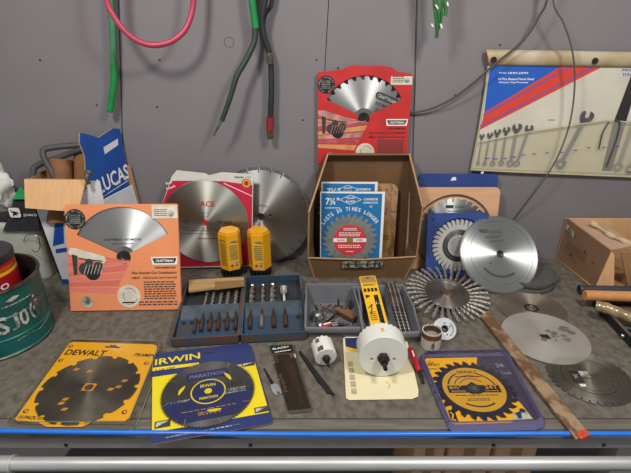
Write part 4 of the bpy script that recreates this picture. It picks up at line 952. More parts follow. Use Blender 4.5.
# ---------------- jigsaw blade pack, loose blades ----------------
t = thing('blade_pack', 'narrow black pack with brown jigsaw blades, right of the blue and yellow saw blade pack', 'blade pack', plane(-0.066, 0.75, 0.001, 14, 90))
navy = mat('navy_print', '#24345E', 0.5)
b = MB(); b.prism([[(0.0032,-0.0277),(0.0081,-0.0344),(0.0488,-0.039),(0.0547,-0.0321),(0.0605,0.1777),(0.0546,0.1852),(0.0041,0.1957),(-0.0019,0.1892)]], 0, 0.001, mat('dark_pack_board', '#4A463E', 0.5, var=0.1), black)
b.flat([(0.0008,0.1906),(0.0538,0.1813),(0.0528,0.1522),(0.001,0.1613)], 0.0014, black); x_, y_ = (0.0054,0.1737); b.text('BLACK+', x_, y_, 0.04, 0.007, 0.0018, white); x_, y_ = (0.0082,0.1611); b.greek(x_, y_, 0.04, 0.006, 1, 0.0018, white)
b.flat([(0.0397,0.1479),(0.054,0.1462),(0.0537,0.1331),(0.0396,0.1348)], 0.0018, white); x_, y_ = (-0.0003,0.1247); b.greek(x_, y_, 0.012, 0.03, 4, 0.0018, white)
x_, y_ = (0.0123,0.03); b.text('Piranha', x_+0.003, y_-0.002, 0.058, 0.010, 0.0018, white, rot=R(96))
b.build('backing_card', t)
jb = mat('brown_blade_metal', '#8A6844', 0.5, 0.1, var=0.25, scale=40)
lj = [(0.0153,0.1464),(0.041,0.1419),(0.0413,0.0966),(0.0412,0.0213),(0.0372,-0.0164),(0.0315,-0.0178),(0.0325,0.0113),(0.0236,0.0771)]
b = MB(); b.prism([lj], 0.0016, 0.0032, jb); b.build('jigsaw_blade', t)
b = MB(); x0 = [(0.0038,-0.025),(0.0507,-0.0311),(0.0513,0.145),(-0.0002,0.1541)]; b.prism([x0], 0.0036, 0.0040, clear('smoky_plastic', '#C8BEB0', 0.3, 0.12, 0.02)); b.build('plastic_cover', t)
for i, (q, lb) in enumerate((([(-0.041,0.912),(-0.035,0.915),(0.031,0.791),(0.039,0.773),(0.025,0.774)], 'matte black jigsaw blade, upper of the crossed pair beside the black pack'), ([(-0.039,0.907),(-0.035,0.91),(0.014,0.805),(0.042,0.772),(0.037,0.767),(0.027,0.781),(0.006,0.808)], 'matte black jigsaw blade, lower of the crossed pair beside the black pack'))):
    b = MB(); c_ = Vector((q[0][0], q[0][1], 0)); b.M = T(-c_.x, -c_.y, 0)
    o = b.prism([q[::-1] if False else q], 0.003-0.002*i, 0.0045-0.002*i, black).build('jigsaw_blade', M=T(c_.x, c_.y, 0)); tag(o, lb, 'blade', 'loose black jigsaw blades')
t = thing('clip_wrench', 'tiny silver forked wrench beside the corner of the blue and yellow pack', 'wrench', T(*(-0.086,0.788), 0.001) @ rot('Z', -65))
b = MB(); b.prism([[(-0.016, -0.006), (-0.004, -0.009), (0.010, -0.009), (0.018, -0.006), (0.018, -0.002), (0.010, -0.002), (0.010, 0.003), (0.018, 0.003), (0.018, 0.007), (0.008, 0.009), (-0.006, 0.009), (-0.016, 0.005)]], 0, 0.003, shiny); b.build('fork_head', t)
b = MB(); b.prism([[(-0.075, -0.002), (-0.016, -0.004), (-0.016, 0.003), (-0.075, 0.001)]], 0, 0.0016, dark_steel); b.build('handle', t)
# ---------------- flat packs at the front ----------------
dy = mat('orange_yellow_print', '#EBA81A', 0.45, var=0.03, scale=6)
PM = plane(*(-0.61,0.69,0.003,-4.0,90.0))
t = thing('packaged_saw_blade', 'dark saw blade in a clear yellow-carded DEWALT pack at the left front corner', 'saw blade', PM)
b = MB(); b.prism([[(0.0094,0.0116),(0.0166,0.007),(0.059,0.0086),(0.0741,0.0008),(0.0861,-0.0021),(0.1526,0.0026),(0.1612,0.0094),(0.1646,0.0186),(0.2321,0.0233),(0.2373,0.0301),(0.2108,0.2445),(0.2058,0.2575),(0.1939,0.2625),(-0.0045,0.2585),(-0.0136,0.2519)]], 0.001, 0.002, dy, card_edge)
z = 0.0026
x_, y_ = (-0.002,0.2092); b.text('DEWALT', x_, y_, 0.098, 0.020, z, black, rot=R(1))
b.prism([[(0.0801,0.2468),(0.0923,0.2477),(0.0922,0.2531),(0.1072,0.2533),(0.11,0.2474),(0.12,0.2473),(0.1176,0.2418),(0.0854,0.2411)]], z-0.0003, z, dgrey)
x_, y_ = (0.1638,0.2153); b.text('FRAMING', x_, y_, 0.058, 0.012, z, dgrey, shear=0.3); x_, y_ = (0.0145,0.0132); b.text('10 PACK', x_, y_, 0.036, 0.009, z, black); b.greek(x_+0.038, y_, 0.03, 0.008, 2, z, dgrey)
for (u, v) in ((71, 347), (61, 360.5), (146, 364), (26, 412), (125, 413.5)):
    pass
for p in [(-0.0025,0.241),(0.0019,0.1896),(0.2054,0.1933),(0.0182,0.0333),(0.2194,0.0447)]: b.disc(p, 0.0055, z, dgrey, 14); b.disc((p[0]+0.001, p[1]), 0.003, z+0.0003, dy, 10)
b.build('card', t)
c0 = (0.1143,0.1057); Rb = ((0.2186,0.1191)[0]-(0.0025,0.0919)[0])/2
smoke = mat('smoky_blade', '#7C766E', 0.45, 0.85, var=0.18, scale=14, aniso=0.8)
b = MB(); b.prism([blade_outline(c0, Rb*0.97, 14, 0.008, 'gullet', 0.5), circ(c0, 0.008)], 0.003, 0.0048, smoke)
z = 0.0051; b.prism([rrect(c0[0]-0.013, c0[1]-0.011, c0[0]+0.013, c0[1]+0.012, 0.003), circ(c0, 0.009)], 0.0048, z, mat('orange_etch', '#D08A2A', 0.5)); b.disc(c0, 0.008, 0.0046, steel, 16)
oe = mat('orange_etch', '#D08A2A', 0.5)
for q in ('76,371 82,371', '88,373 92,372', '61,404 65,404', '62,411 66,411', '109,390 114,391', '117,389 121,388', '123,384 127,381', '65,400 69,400'):
    pass
for p in [(0.0573,0.1591),(0.09,0.1547),(0.0807,0.0568),(0.0959,0.0414),(0.1634,0.1031),(0.1772,0.1116),(0.1822,0.1305),(0.0828,0.0683)]: b.flat([(p[0]-0.007, p[1]-0.004), (p[0]+0.004, p[1]-0.004), (p[0]+0.007, p[1]+0.004), (p[0]-0.004, p[1]+0.004)], z, oe)
b.build('blade', t)
b = MB()
o_ = [(-0.0035,0.003),(0.0134,-0.0096),(0.064,-0.0123),(0.2501,0.0008),(0.2576,0.0112),(0.2314,0.2422),(0.2218,0.2684),(0.2059,0.2771),(-0.0158,0.2697),(-0.0278,0.2588)]
i_ = [(0.0071,0.0089),(0.0227,0.001),(0.0584,-0.0003),(0.2364,0.0134),(0.2414,0.0252),(0.2168,0.2449),(0.2112,0.2598),(0.1997,0.2668),(-0.0031,0.2605),(-0.0122,0.254)]
b.prism([o_], 0.000, 0.0008, plastic_clear)
q = len(i_); b.prism([i_], 0.0105, 0.0111, plastic_clear)
for i in range(q): b.add([(*o_[i], 0.0009), (*o_[(i+1) % q], 0.0009), (*i_[(i+1) % q], 0.0108), (*i_[i], 0.0108)], [(0, 1, 2, 3)], plastic_clear)
b.tube([(*p, 0.0012) for p in o_+[o_[0]]], 0.0012, clear('plastic_seam', '#B8B4A0', 0.6, 0.12, 0.35), 6, False)
b.tube([(*p, 0.0108) for p in i_+[i_[0]]], 0.0009, MT['plastic_seam'], 6, False)
b.build('blister', t)

iy = mat('lemon_yellow_print', '#E2CA1E', 0.42, var=0.03, scale=6); inv = mat('royal_blue_print', '#2A3668', 0.42, var=0.06, scale=10)
PM = plane(*(-0.318,0.64,0.005,14.0,90.0))
t = thing('packaged_saw_blade', 'fine-toothed saw blade in a blue and yellow IRWIN pack at the front edge', 'saw blade', PM)
b = MB(); b.prism([[(0.0087,-0.0002),(0.0125,-0.0035),(0.2331,-0.0091),(0.2399,-0.0043),(0.2267,0.2443),(0.2183,0.2564),(0.0037,0.2689),(-0.0028,0.263)]], 0, 0.0018, inv, card_edge)
b.flat([(0.0091,0.0239),(0.2359,0.0209),(0.2281,0.1798),(0.0006,0.1849)], 0.0022, iy); b.flat([(-0.0039,0.2614),(0.0706,0.2541),(0.1031,0.2498),(0.1019,0.2006),(-0.0006,0.2053)], 0.0022, iy)
b.flat([(-0.0028,0.263),(0.1044,0.2572),(0.1055,0.2104),(-0.0006,0.2174)], 0.0024, inv)
z = 0.0030; x_, y_ = (0.0034,0.2234); b.text('IRWIN', x_, y_, 0.102, 0.022, z, iy)
x_, y_ = (0.0051,0.1998); b.text('7 1/4" 120T', x_, y_, 0.044, 0.009, z, inv)
for p, w_, h_ in (((0.197,0.1698), 0.030, 0.013), ((0.2078,0.0238), 0.030, 0.015), ((0.0133,0.0316), 0.030, 0.018)):
    b.flat([(p[0], p[1]), (p[0]+w_, p[1]), (p[0]+w_, p[1]+h_), (p[0], p[1]+h_)], z, dgrey); b.flat([(p[0]+0.002, p[1]+0.002), (p[0]+w_*0.5, p[1]+h_*0.5), (p[0]+w_-0.003, p[1]+h_-0.003), (p[0]+0.003, p[1]+h_-0.003)], z+0.0003, smear)
x_, y_ = (0.0358,0.0014); b.greek(x_, y_, 0.05, 0.006, 1, z, smear); b.greek(x_+0.06, y_, 0.08, 0.005, 1, z, smear)
b.prism([[(0.1121,0.24),(0.1378,0.2393),(0.137,0.2471),(0.1136,0.2491)]], z-0.0003, z, dgrey)
b.build('card', t)
c0 = (0.1193,0.1077); Rb = ((0.2188,0.0921)[0]-(0.0214,0.1231)[0])/2
irwb = mat('blue_grey_blade', '#76747A', 0.45, 0.85, var=0.1, scale=12, aniso=0.8)
b = MB(); b.prism([blade_outline(c0, Rb, 90, 0.004, 'fine'), circ(c0, 0.008)], 0.0030, 0.0046, irwb)
z = 0.0050; nv = mat('blade_blue_print', '#2C3468', 0.4, 0.2, var=0.05)
def seg(h0, h1, r_, n=28):    # part of the disc between two heights
    a = math.asin(h0/r_); c_ = math.asin(h1/r_); o = []
    for i in range(n+1): q = a+(c_-a)*i/n; o.append((c0[0]+r_*math.cos(q), c0[1]+r_*math.sin(q)))
    for i in range(n+1): q = c_+(a-c_)*i/n; o.append((c0[0]-r_*math.cos(q), c0[1]+r_*math.sin(q)))
    return o
b.flat(seg(-0.078, -0.012, Rb-0.006), z, nv)
b.flat([(c0[0]+p[0]-0.047, c0[1]+p[1]+0.040) for p in rrect(0, 0, 0.094, 0.026, 0.010)], z, nv); b.text('MARATHON', c0[0]-0.038, c0[1]+0.047, 0.076, 0.012, z+0.0003, mat('muted_violet_print', '#7478A0', 0.5))
b.disc(c0, 0.037, z+0.0003, iy, 40); b.disc(c0, 0.034, z+0.0006, nv, 40); b.disc(c0, 0.008, z+0.0009, iy, 20)
b.text('IRWIN', c0[0]-0.016, c0[1]+0.013, 0.032, 0.009, z+0.0009, iy); b.text('MARATHON', c0[0]-0.019, c0[1]-0.023, 0.038, 0.008, z+0.0009, iy)
b.text('IRWIN', c0[0]-0.022, c0[1]-0.066, 0.044, 0.010, z+0.0004, mat('tan_print', '#A88048')); b.greek(c0[0]-0.055, c0[1]-0.052, 0.11, 0.005, 1, z+0.0004, mat('tan_print', '#A88048'))
b.text('7-1/4"120T', c0[0]-0.078, c0[1]-0.020, 0.040, 0.006, z+0.0004, smear); b.greek(c0[0]+0.034, c0[1]-0.018, 0.045, 0.016, 3, z+0.0004, smear); b.text('120T', c0[0]+0.042, c0[1]+0.006, 0.032, 0.010, z+0.0003, dgrey)
for a in (150, 25, 265):
    pts_ = []; 
    for i in range(9): q = R(a+28*i/8); w_ = 0.004*math.sin(PI*(i+0.6)/9.2); pts_.append((q, 0.055+0.006*i/8, w_))
    b.flat([(c0[0]+(r_+w_)*math.cos(q), c0[1]+(r_+w_)*math.sin(q)) for q, r_, w_ in pts_]+[(c0[0]+(r_-w_)*math.cos(q), c0[1]+(r_-w_)*math.sin(q)) for q, r_, w_ in reversed(pts_)], z+0.0005, iy)
for a in (0, 45, 90, 135, 180, 225, 270, 315): b.stroke([(c0[0]+(Rb-0.016)*math.cos(R(a+10)), c0[1]+(Rb-0.016)*math.sin(R(a+10))), (c0[0]+(Rb-0.003)*math.cos(R(a+14)), c0[1]+(Rb-0.003)*math.sin(R(a+14)))], 0.0012, z+0.0004, mat('tan_print', '#A88048'))
b.build('blade', t)
b = MB(); b.prism([circ(c0, Rb+0.002, 64)], 0.0066, 0.0070, plastic_clear); b.build('plastic_cover', t)

PM = plane(*(0.258,0.676,0.004,1.0,90.0))
t = thing('packaged_saw_blade', 'navy toothed saw blade in a purple-rimmed blister pack with orange DEWALT card, right front', 'saw blade', PM)
b = MB(); b.prism([[(0.0093,0.0123),(0.0155,0.006),(0.1735,0.0107),(0.1879,0.0207),(0.1935,0.195),(0.1885,0.2129),(0.0055,0.2107),(-0.0055,0.1984)]], 0.002, 0.003, mat('dark_violet_board', '#38324C', 0.45, var=0.06), card_edge)
b.flat([(0.01,0.0148),(0.0162,0.0085),(0.1766,0.0132),(0.1676,0.0639),(0.1101,0.169),(0.1254,0.2086),(0.0047,0.2071),(-0.002,0.1984)], 0.0034, dy)
z = 0.0038; x_, y_ = (-0.001,0.1794); b.text('DEWALT', x_, y_, 0.032, 0.009, z, black); b.disc((0.0119,0.1929), 0.005, z, black, 16); b.disc((0.0119,0.1929), 0.0035, z+0.0003, dy, 12)
b.greek(x_+0.003, y_-0.012, 0.02, 0.006, 2, z, dgrey)
b.flat([(0.0116,0.0461),(0.0252,0.0472),(0.0249,0.0146),(0.011,0.0148)], z, black); b.stroke([(0.0152,0.0407),(0.0194,0.034),(0.0138,0.0211),(0.021,0.0185)], 0.003, z+0.0003, dy)
b.flat([(0.1392,0.0346),(0.1699,0.0447),(0.1743,0.0171),(0.1395,0.0151)], z, smear); b.flat([(0.1458,0.0358),(0.1581,0.0409),(0.154,0.0213),(0.1461,0.0214)], z+0.0003, navy); b.flat([(0.1306,0.0178),(0.1774,0.0196),(0.1766,0.0132),(0.1301,0.0115)], z+0.0005, black)
pl_ = mat('pale_lilac_print', '#8A86A4', 0.5)
x_, y_ = (0.1547,0.1783); b.text('24', x_+0.003, y_-0.005, 0.018, 0.013, z, pl_); x_, y_ = (0.1598,0.1548); b.text('Tooth', x_, y_-0.006, 0.024, 0.010, z, pl_)
b.disc((0.1627,0.0421), 0.006, z+0.0005, navy, 14)
b.build('card', t)
c0 = (0.0831,0.103); Rb = 0.089
nb = mat('navy_coated_blade', '#23233A', 0.45, 0.2, var=0.08)
b = MB(); b.prism([blade_outline(c0, Rb, 26, 0.013, 'hook', 0.1), circ(c0, 0.008)], 0.0046, 0.0064, nb)
gold = mat('ochre_print', '#C89428', 0.45, var=0.04)
z = 0.0068; b.disc(c0, 0.066, z, gold, 56); b.disc(c0, 0.012, z+0.0006, dgrey, 20); b.disc(c0, 0.006, z+0.0009, steel, 14)
b.flat([(c0[0]-0.056, c0[1]-0.012), (c0[0]-0.016, c0[1]-0.012), (c0[0]-0.008, c0[1]-0.016), (c0[0]+0.008, c0[1]-0.016), (c0[0]+0.016, c0[1]-0.012), (c0[0]+0.056, c0[1]-0.012), (c0[0]+0.056, c0[1]+0.010), (c0[0]+0.012, c0[1]+0.010), (c0[0], c0[1]+0.020), (c0[0]-0.012, c0[1]+0.010), (c0[0]-0.056, c0[1]+0.010)], z+0.0003, nb)
b.text('6½"', c0[0]-0.052, c0[1]-0.002, 0.026, 0.011, z+0.0007, gold); b.text('24T', c0[0]+0.024, c0[1]-0.002, 0.028, 0.011, z+0.0007, gold); b.greek(c0[0]-0.05, c0[1]-0.010, 0.03, 0.005, 1, z+0.0007, gold); b.greek(c0[0]+0.022, c0[1]-0.010, 0.03, 0.005, 1, z+0.0007, gold)
b.text('DEWALT', c0[0]-0.022, c0[1]+0.047, 0.044, 0.009, z+0.0004, nb)
b.arcline(c0, 0.040, 60, 160, 0.0018, z+0.0004, nb, 14); b.arcline(c0, 0.050, 10, 70, 0.003, z+0.0004, nb, 10); b.arcline(c0, 0.053, 120, 165, 0.0035, z+0.0004, dgrey, 10); b.arcline(c0, 0.052, 235, 305, 0.0035, z+0.0004, nb, 14); b.arcline(c0, 0.030, 40, 150, 0.0015, z+0.0004, nb, 10)
b.greek(c0[0]-0.03, c0[1]+0.034, 0.06, 0.006, 1, z+0.0004, dgrey); b.greek(c0[0]-0.045, c0[1]-0.022, 0.09, 0.005, 1, z+0.0004, dgrey); b.greek(c0[0]-0.024, c0[1]-0.036, 0.05, 0.008, 2, z+0.0004, dgrey)
b.build('blade', t)
b = MB(); viol = clear('violet_tinted_plastic', '#B0A8D0', 0.6, 0.15, 0.22)
o_ = [(0.0011,0.0037),(0.0061,-0.0062),(0.1703,-0.0054),(0.1918,0.0029),(0.1975,0.0154),(0.2074,0.2125),(0.1986,0.2329),(0.0053,0.2307),(-0.0086,0.2163),(-0.0113,0.1985)]
i_ = [(0.0084,0.0161),(0.0165,0.0097),(0.1752,0.0145),(0.1876,0.0246),(0.1958,0.1949),(0.1906,0.2183),(0.0091,0.216),(-0.0031,0.2037),(-0.0047,0.1914)]
i_ = i_[:1]+i_[1:]; 
i_ = [(0.0047,0.0099),(0.0112,0.0048),(0.1738,0.007),(0.189,0.0143),(0.1902,0.0258),(0.1952,0.2056),(0.1903,0.2238),(0.0104,0.2214),(-0.0031,0.209),(-0.0051,0.1949)]
q = len(o_); b.prism([o_], 0, 0.001, viol)
for i in range(q):
    b.add([(*o_[i], 0.001), (*o_[(i+1) % q], 0.001), (*i_[(i+1) % q], 0.014), (*i_[i], 0.014)], [(0, 1, 2, 3)], viol)
b.build('blister_rim', t)
b = MB(); b.prism([i_], 0.0139, 0.0144, plastic_clear); b.tube([(*p, 0.0142) for p in i_+[i_[0]]], 0.0011, clear('violet_edge_plastic', '#9088B4', 0.5, 0.1, 0.35), 6, False); b.build('blister_top', t)

# ---------------- loose blades at right ----------------
def loose(label, cx, cy, z0, r_, n, d_, st, m_, hole, extra=None, M0=None):
    t = thing('circular_saw_blade', label, 'saw blade', T(cx, cy, z0) if M0 is None else M0, 'loose blades lying at the right of the bench')
    b = MB(); b.prism([blade_outline((0, 0), r_, n, d_, st, 0.2), hole], 0, 0.0022, m_)
    if extra: extra(b)
    b.build('blade_body', t); return t
x_, y_ = (0.596,1.1)
dia = lambda s_: [(s_, 0), (0, s_), (-s_, 0), (0, -s_)]
def exA(b): b.ring((0, 0), 0.013, 0.019, 0.0022, 0.0030, dark_steel, 24)
loose('brownish toothed saw blade, rear of the loose blades, partly under the pale one', x_, y_, 0.001, 0.092, 40, 0.006, 'gullet', blade_brown, circ((0, 0), 0.0085, 16), exA, T(x_, y_, 0.001))
x_, y_ = (0.575,0.968)
pale = mat('pale_dull_blade', '#B4AEA6', 0.5, 0.55, var=0.10, scale=9, aniso=0.5); stain = mat('dark_blade_stain', '#7A746C', 0.6, 0.3, var=0.2, scale=60)
rng2 = random.Random(5)
def exB(b):
    for (a, c_, r_, e) in ((0.016, 0.022, 0.007, 0), (0.028, 0.012, 0.009, 1), (-0.008, -0.012, 0.008, 2), (0.050, -0.012, 0.010, 3), (0.048, 0.002, 0.006, 4), (0.062, 0.030, 0.014, 5), (0.074, 0.014, 0.009, 6), (0.022, 0.001, 0.008, 7)):
        b.flat([(a+r_*(0.75+0.5*rng2.random())*math.cos(2*PI*k/14), c_+0.8*r_*(0.75+0.5*rng2.random())*math.sin(2*PI*k/14)) for k in range(14)], 0.0025, stain)
    b.disc((0.020, -0.016), 0.0022, 0.0026, black, 10); b.disc((0.034, 0.0), 0.0014, 0.0026, black, 8)
t = loose('pale dull fine-toothed blade with a square hole lying on top of the loose blades', x_, y_, 0.0036, 0.104, 150, 0.0018, 'fine', pale, [(-0.010, -0.010), (0.012, -0.010), (0.010, 0.010), (-0.012, 0.010)], exB, T(x_, y_, 0.0042) @ rot('Y', 0) @ rot('X', 1.0))
b = MB(); b.flat([(-0.013, -0.011), (0.014, -0.011), (0.013, 0.011), (-0.013, 0.011)], -0.0006, black); b.build('arbor_hole', t)
x_, y_ = (0.613,0.828)
def exC(b):
    b.arcline((0, 0), 0.058, 0, 360, 0.002, 0.0026, dark_steel, 40); b.arcline((0, 0), 0.048, 0, 360, 0.001, 0.0026, dark_steel, 40)
t = loose('dark saw blade under clear plastic, frontmost of the loose blades', x_, y_, 0.001, 0.090, 36, 0.008, 'gullet', blade_dark, circ((0, 0), 0.008, 16), exC)
b = MB(); b.prism([circ((-0.01, 0), 0.070, 48)], 0.0040, 0.0045, plastic_clear); b.build('plastic_cover', t)
b = MB(); b.flat([(-0.044, -0.022), (-0.020, -0.022), (-0.018, 0.016), (-0.040, 0.018)], 0.0030, black); b.flat([(-0.020, -0.004), (0.0, -0.004), (0.002, 0.014), (-0.018, 0.016)], 0.0030, smear); b.text('24T', -0.036, -0.008, 0.012, 0.012, 0.0033, smear); b.flat([(-0.036, -0.034), (-0.024, -0.034), (-0.022, -0.026), (-0.036, -0.026)], 0.0030, white)
tag(b.build('label', t), 'small black and grey label', None)
# long scraper bar
bar_m = mat('rusty_brown_bar', '#6E4E36', 0.6, 0.3, hex2='#A08668', scale=45, stretch=(1, 0.6, 1), lo=0.42, hi=0.58, bump=0.3, detail=8)
q = [(0.439,1.055),(0.468,1.078),(0.524,0.661),(0.492,0.647)]
t = thing('steel_bar', 'long rusty flat bar with a red tip running to the front edge of the bench', 'bar', T(q[0][0], q[0][1], 0))
iv = T(-q[0][0], -q[0][1], 0)
b = MB(); b.M = iv; b.prism([[q[0], q[3], q[2], q[1]]], 0.0035, 0.009, bar_m); 
e = [Vector((*p, 0)) for p in q]
b.slab([(e[0].x, e[0].y, 0.0092), (e[3].x, e[3].y, 0.0092), (e[3].x*0.88+e[2].x*0.12, e[3].y*0.88+e[2].y*0.12, 0.0096), (e[0].x*0.85+e[1].x*0.15, e[0].y*0.85+e[1].y*0.15, 0.0096)], 0.0012, bar_m)
b.build('bar_body', t)
b = MB(); b.M = iv; a, c_ = Vector(q[3]), Vector(q[2]); n_ = (Vector(q[3])-Vector(q[0])).normalized()
b.prism([[a*0.72+c_*0.28-n_*0.014, a*0.72+c_*0.28+n_*0.003, c_+n_*0.003, c_-n_*0.010]], 0.0034, 0.0097, mat('orange_red_paint', '#C84A30', 0.5, var=0.15, scale=80)); tag(b.build('painted_tip', t), 'orange-red painted tip', None)

# ---------------- right edge: cardboard box, pipes, tray ----------------
cb = thing('cardboard_box', 'open cardboard box with folded flaps at the right edge against the wall', 'box', T(0.95, 1.3, 0)); iv = T(-0.95, -1.3, 0)
face = mat('printed_brown_board', '#7C5C42', 0.85, var=0.08, scale=12)
b = MB(); b.M = iv
x1, z1 = (0.848,0.123); x0, z0 = (0.799,0.15)
BL_, BR_ = (0.800, 1.392, 0), (0.826, 1.208, 0)
b.slab([BR_, BL_, (x0, 1.388, z0), (x1, 1.212, z1)], 0.004, face)
b.slab([(0.80, 1.392, 0), (1.15, 1.392, 0), (1.15, 1.388, z0), (x0, 1.388, z0)], -0.004, card_tan)
b.slab([(0.82, 1.21, 0.002), (1.15, 1.21, 0.002), (1.15, 1.39, 0.002), (0.80, 1.39, 0.002)], 0.003, cardboard)
b.slab([(1.15, 1.21, 0), (1.15, 1.392, 0), (1.15, 1.39, z0), (1.15, 1.21, z1)], 0.004, cardboard)
b.slab([(0.93, 1.209, 0), (1.15, 1.209, 0), (1.15, 1.209, z1), (x1+0.028, 1.209, z1-0.003)], -0.004, cardboard)
b.build('box_body', cb)
b = MB(); b.M = iv; b.slab([(x0+0.003, 1.386, z0), (x1+0.002, 1.214, z1), (x1+0.08, 1.235, z1+0.004), (x0+0.14, 1.385, z0-0.028)], 0.003, mat('pinkish_board', '#B8977C', 0.85, var=0.05)); b.build('top_flap', cb)
b = MB(); b.M = iv; b.slab([(x1, 1.2105, z1), (0.828, 1.2065, 0), ((0.876,0.003)[0], 1.190, 0.001), (x1+0.010, 1.207, z1-0.012)], -0.003, card_tan); b.build('front_flap', cb)
b = MB(); p0, p1, p2 = Vector(BR_), Vector(BL_), Vector((x0, 1.388, z0))
ex = (p0-p1).normalized(); nz_ = ex.cross((p2-p1)).normalized(); ey = nz_.cross(ex); 
b.M = iv @ Matrix(((ex.x, ey.x, nz_.x, p1.x), (ex.y, ey.y, nz_.y, p1.y), (ex.z, ey.z, nz_.z, p1.z), (0, 0, 0, 1))) @ T(0, 0, 0.0005)
b.flat([(0.012, 0.118), (0.055, 0.106), (0.056, 0.122), (0.013, 0.137)], 0.0006, smear); b.greek(0.018, 0.114, 0.03, 0.012, 2, 0.0009, dgrey, rot=R(-14))
b.greek(0.03, 0.060, 0.09, 0.030, 4, 0.0005, card_dark, rot=R(-4)); b.disc((0.115, 0.088), 0.004, 0.0008, black, 10); b.disc((0.15, 0.075), 0.006, 0.0008, mat('faint_red_mark', '#A0523A', 0.7), 10); b.disc((0.06, 0.05), 0.004, 0.0008, black, 10)
b.build('printing', cb)
b = MB(); b.tube([(0.855,1.35,0.154),(0.875,1.33,0.143),(0.892,1.29,0.134),(0.904,1.26,0.135),(0.947,1.235,0.115)], lambda s_: 0.006+0.003*math.sin(s_*17), mat('twisted_cream_paper', '#C4AE8C', 0.7, var=0.1, scale=60), 8)
tag(b.build('paper_strip'), 'twisted cream paper strip lying over the flap of the right cardboard box', 'paper')
pv = mat('dark_pipe_plastic', '#3C3E44', 0.4, 0.1, var=0.1)
t = thing('plastic_pipe', 'dark hollow pipe lying in front of the right cardboard box', 'pipe', T(0.765, 1.180, 0.0145) @ rot('Z', -2)); b = MB()
b.M = rot('Y', 90); b.lathe([(0.0095, 0), (0.0125, 0), (0.0125, 0.4), (0.0095, 0.4), (0.0095, 0.0)], pv, 24); b.build('pipe_body', t)
b = MB(); b.M = rot('Y', 90); b.lathe([(0.0125, 0.0), (0.0135, 0.002), (0.0135, 0.012), (0.0125, 0.014)], pv, 24); b.build('collar', t)
b = MB(); x_, y_ = (0.737,1.106); b.M = T(x_, y_, 0.0405) @ rot('Z', -3.0) @ rot('Y', 90); b.lathe([(0, 0), (0.0135, 0), (0.0145, 0.001), (0.0145, 0.40), (0, 0.40)], mat('orange_wood_dowel', '#C88850', 0.6, var=0.07, scale=10, stretch=(8, 8, 0.7)), 28)
tag(b.build('wooden_dowel'), 'orange-brown round wooden dowel lying across the tray at the right edge', 'dowel')
b = MB(); gp = mat('gold_wrapped_plastic', '#9A865E', 0.3, 0.1, var=0.2, scale=30, bump=0.4, coat=0.5, detail=6); b.tube([(0.74,1.054,0.04),(0.759,1.042,0.042),(0.782,1.025,0.038),(0.809,1.007,0.032),(0.849,0.958,0.03)], lambda s_: 0.0145+0.0006*math.sin(s_*31), gp, 16)
tag(b.build('wrapped_tube'), 'glossy olive-gold plastic wrapped tube in front of the wooden dowel', 'tube')
tr = thing('metal_tray', 'shallow dark-edged metal tray of tools at the right edge', 'tray', T(0.95, 1.02, 0)); iv = T(-0.95, -1.02, 0)
tray_m = mat('dull_tray_steel', '#7C766C', 0.5, 0.6, var=0.2, scale=20)
tq = [(0.766, 0.90), (1.15, 0.90), (1.15, 1.118), (0.772, 1.118)]
b = MB(); b.M = iv; b.prism([tq], 0.001, 0.003, mat('rust_brown_tray_floor', '#7A6450', 0.7, 0.2, var=0.2, scale=16))
tz = [(0.001, 0.768, 0.902), ]
b.prism([tq, [(p[0]+(0.004 if p[0] < 1 else -0.004), p[1]+(0.004 if p[1] < 1 else -0.004)) for p in tq]], 0.001, 0.026, black); b.build('tray_body', tr)
b = MB(); b.M = iv; b.prism([[(p[0]-(0.001 if p[0] < 1 else -0.001), p[1]) for p in tq], [(p[0]+(0.006 if p[0] < 1 else -0.006), p[1]+(0.006 if p[1] < 1 else -0.006)) for p in tq]], 0.026, 0.028, tray_m); b.build('rim', tr)
for i, (p, L_, a, r_, m_, lb) in enumerate((((0.782,0.996), 0.06, -20, 0.009, black, 'short black tool part at the back of the metal tray'), ((0.765,0.969), 0.05, -35, 0.006, steel, 'silver bit holder lying in the middle of the metal tray'), ((0.773,0.957), 0.05, -28, 0.005, dark_steel, 'dark bit lying nearest the front of the metal tray'))):
    t = thing('tray_tool', lb, 'tool', T(p[0], p[1], 0.003+r_) @ rot('Z', a), 'tools in the metal tray')
    b = MB(); b.tube([(0, 0, 0), (L_*0.45, 0, 0)], r_, m_, 12, False); b.build('body', t); b = MB(); b.tube([(L_*0.45, 0, 0), (L_*0.6, 0, 0), (L_, 0, 0)], lambda s_: r_*(0.8-0.4*s_), steel if i == 1 else m_, 10, False); b.build('shank', t)

# ---------------- hanging on the wall ----------------
pink = mat('pink_hose_rubber', '#AE3852', 0.4, var=0.05); grn = mat('green_hose', '#17803E', 0.4, var=0.08, scale=30); grn2 = mat('faded_green_hose', '#3E7A50', 0.5, var=0.08, scale=30)
blkc = mat('black_cable', '#23282A', 0.55, var=0.2, scale=40)
b = MB(); b.tube([(-0.467,1.3,0.954),(-0.498,1.29,0.854),(-0.507,1.285,0.769),(-0.498,1.285,0.736),(-0.478,1.287,0.702),(-0.448,1.29,0.677),(-0.413,1.295,0.667),(-0.37,1.3,0.674),(-0.334,1.31,0.699),(-0.315,1.32,0.734),(-0.306,1.325,0.77),(-0.294,1.33,0.858),(-0.296,1.335,0.96)], 0.0072, pink, 14)
tag(b.build('rubber_hose'), 'pink rubber hose hanging in a wide loop at the upper left of the wall', 'hose')
t = thing('green_tube', 'straight green tube hanging down beside the pink loop', 'tube', T(-0.53, 1.37, 0.6)); iv = T(0.53, -1.37, -0.6)
b = MB(); b.M = iv; b.tube([(-0.496,1.375,0.967),(-0.532,1.372,0.771),(-0.538,1.37,0.7),(-0.552,1.37,0.615)], 0.0088, grn2, 14); tag(b.build('upper_tube', t), 'faded green upper length', None)
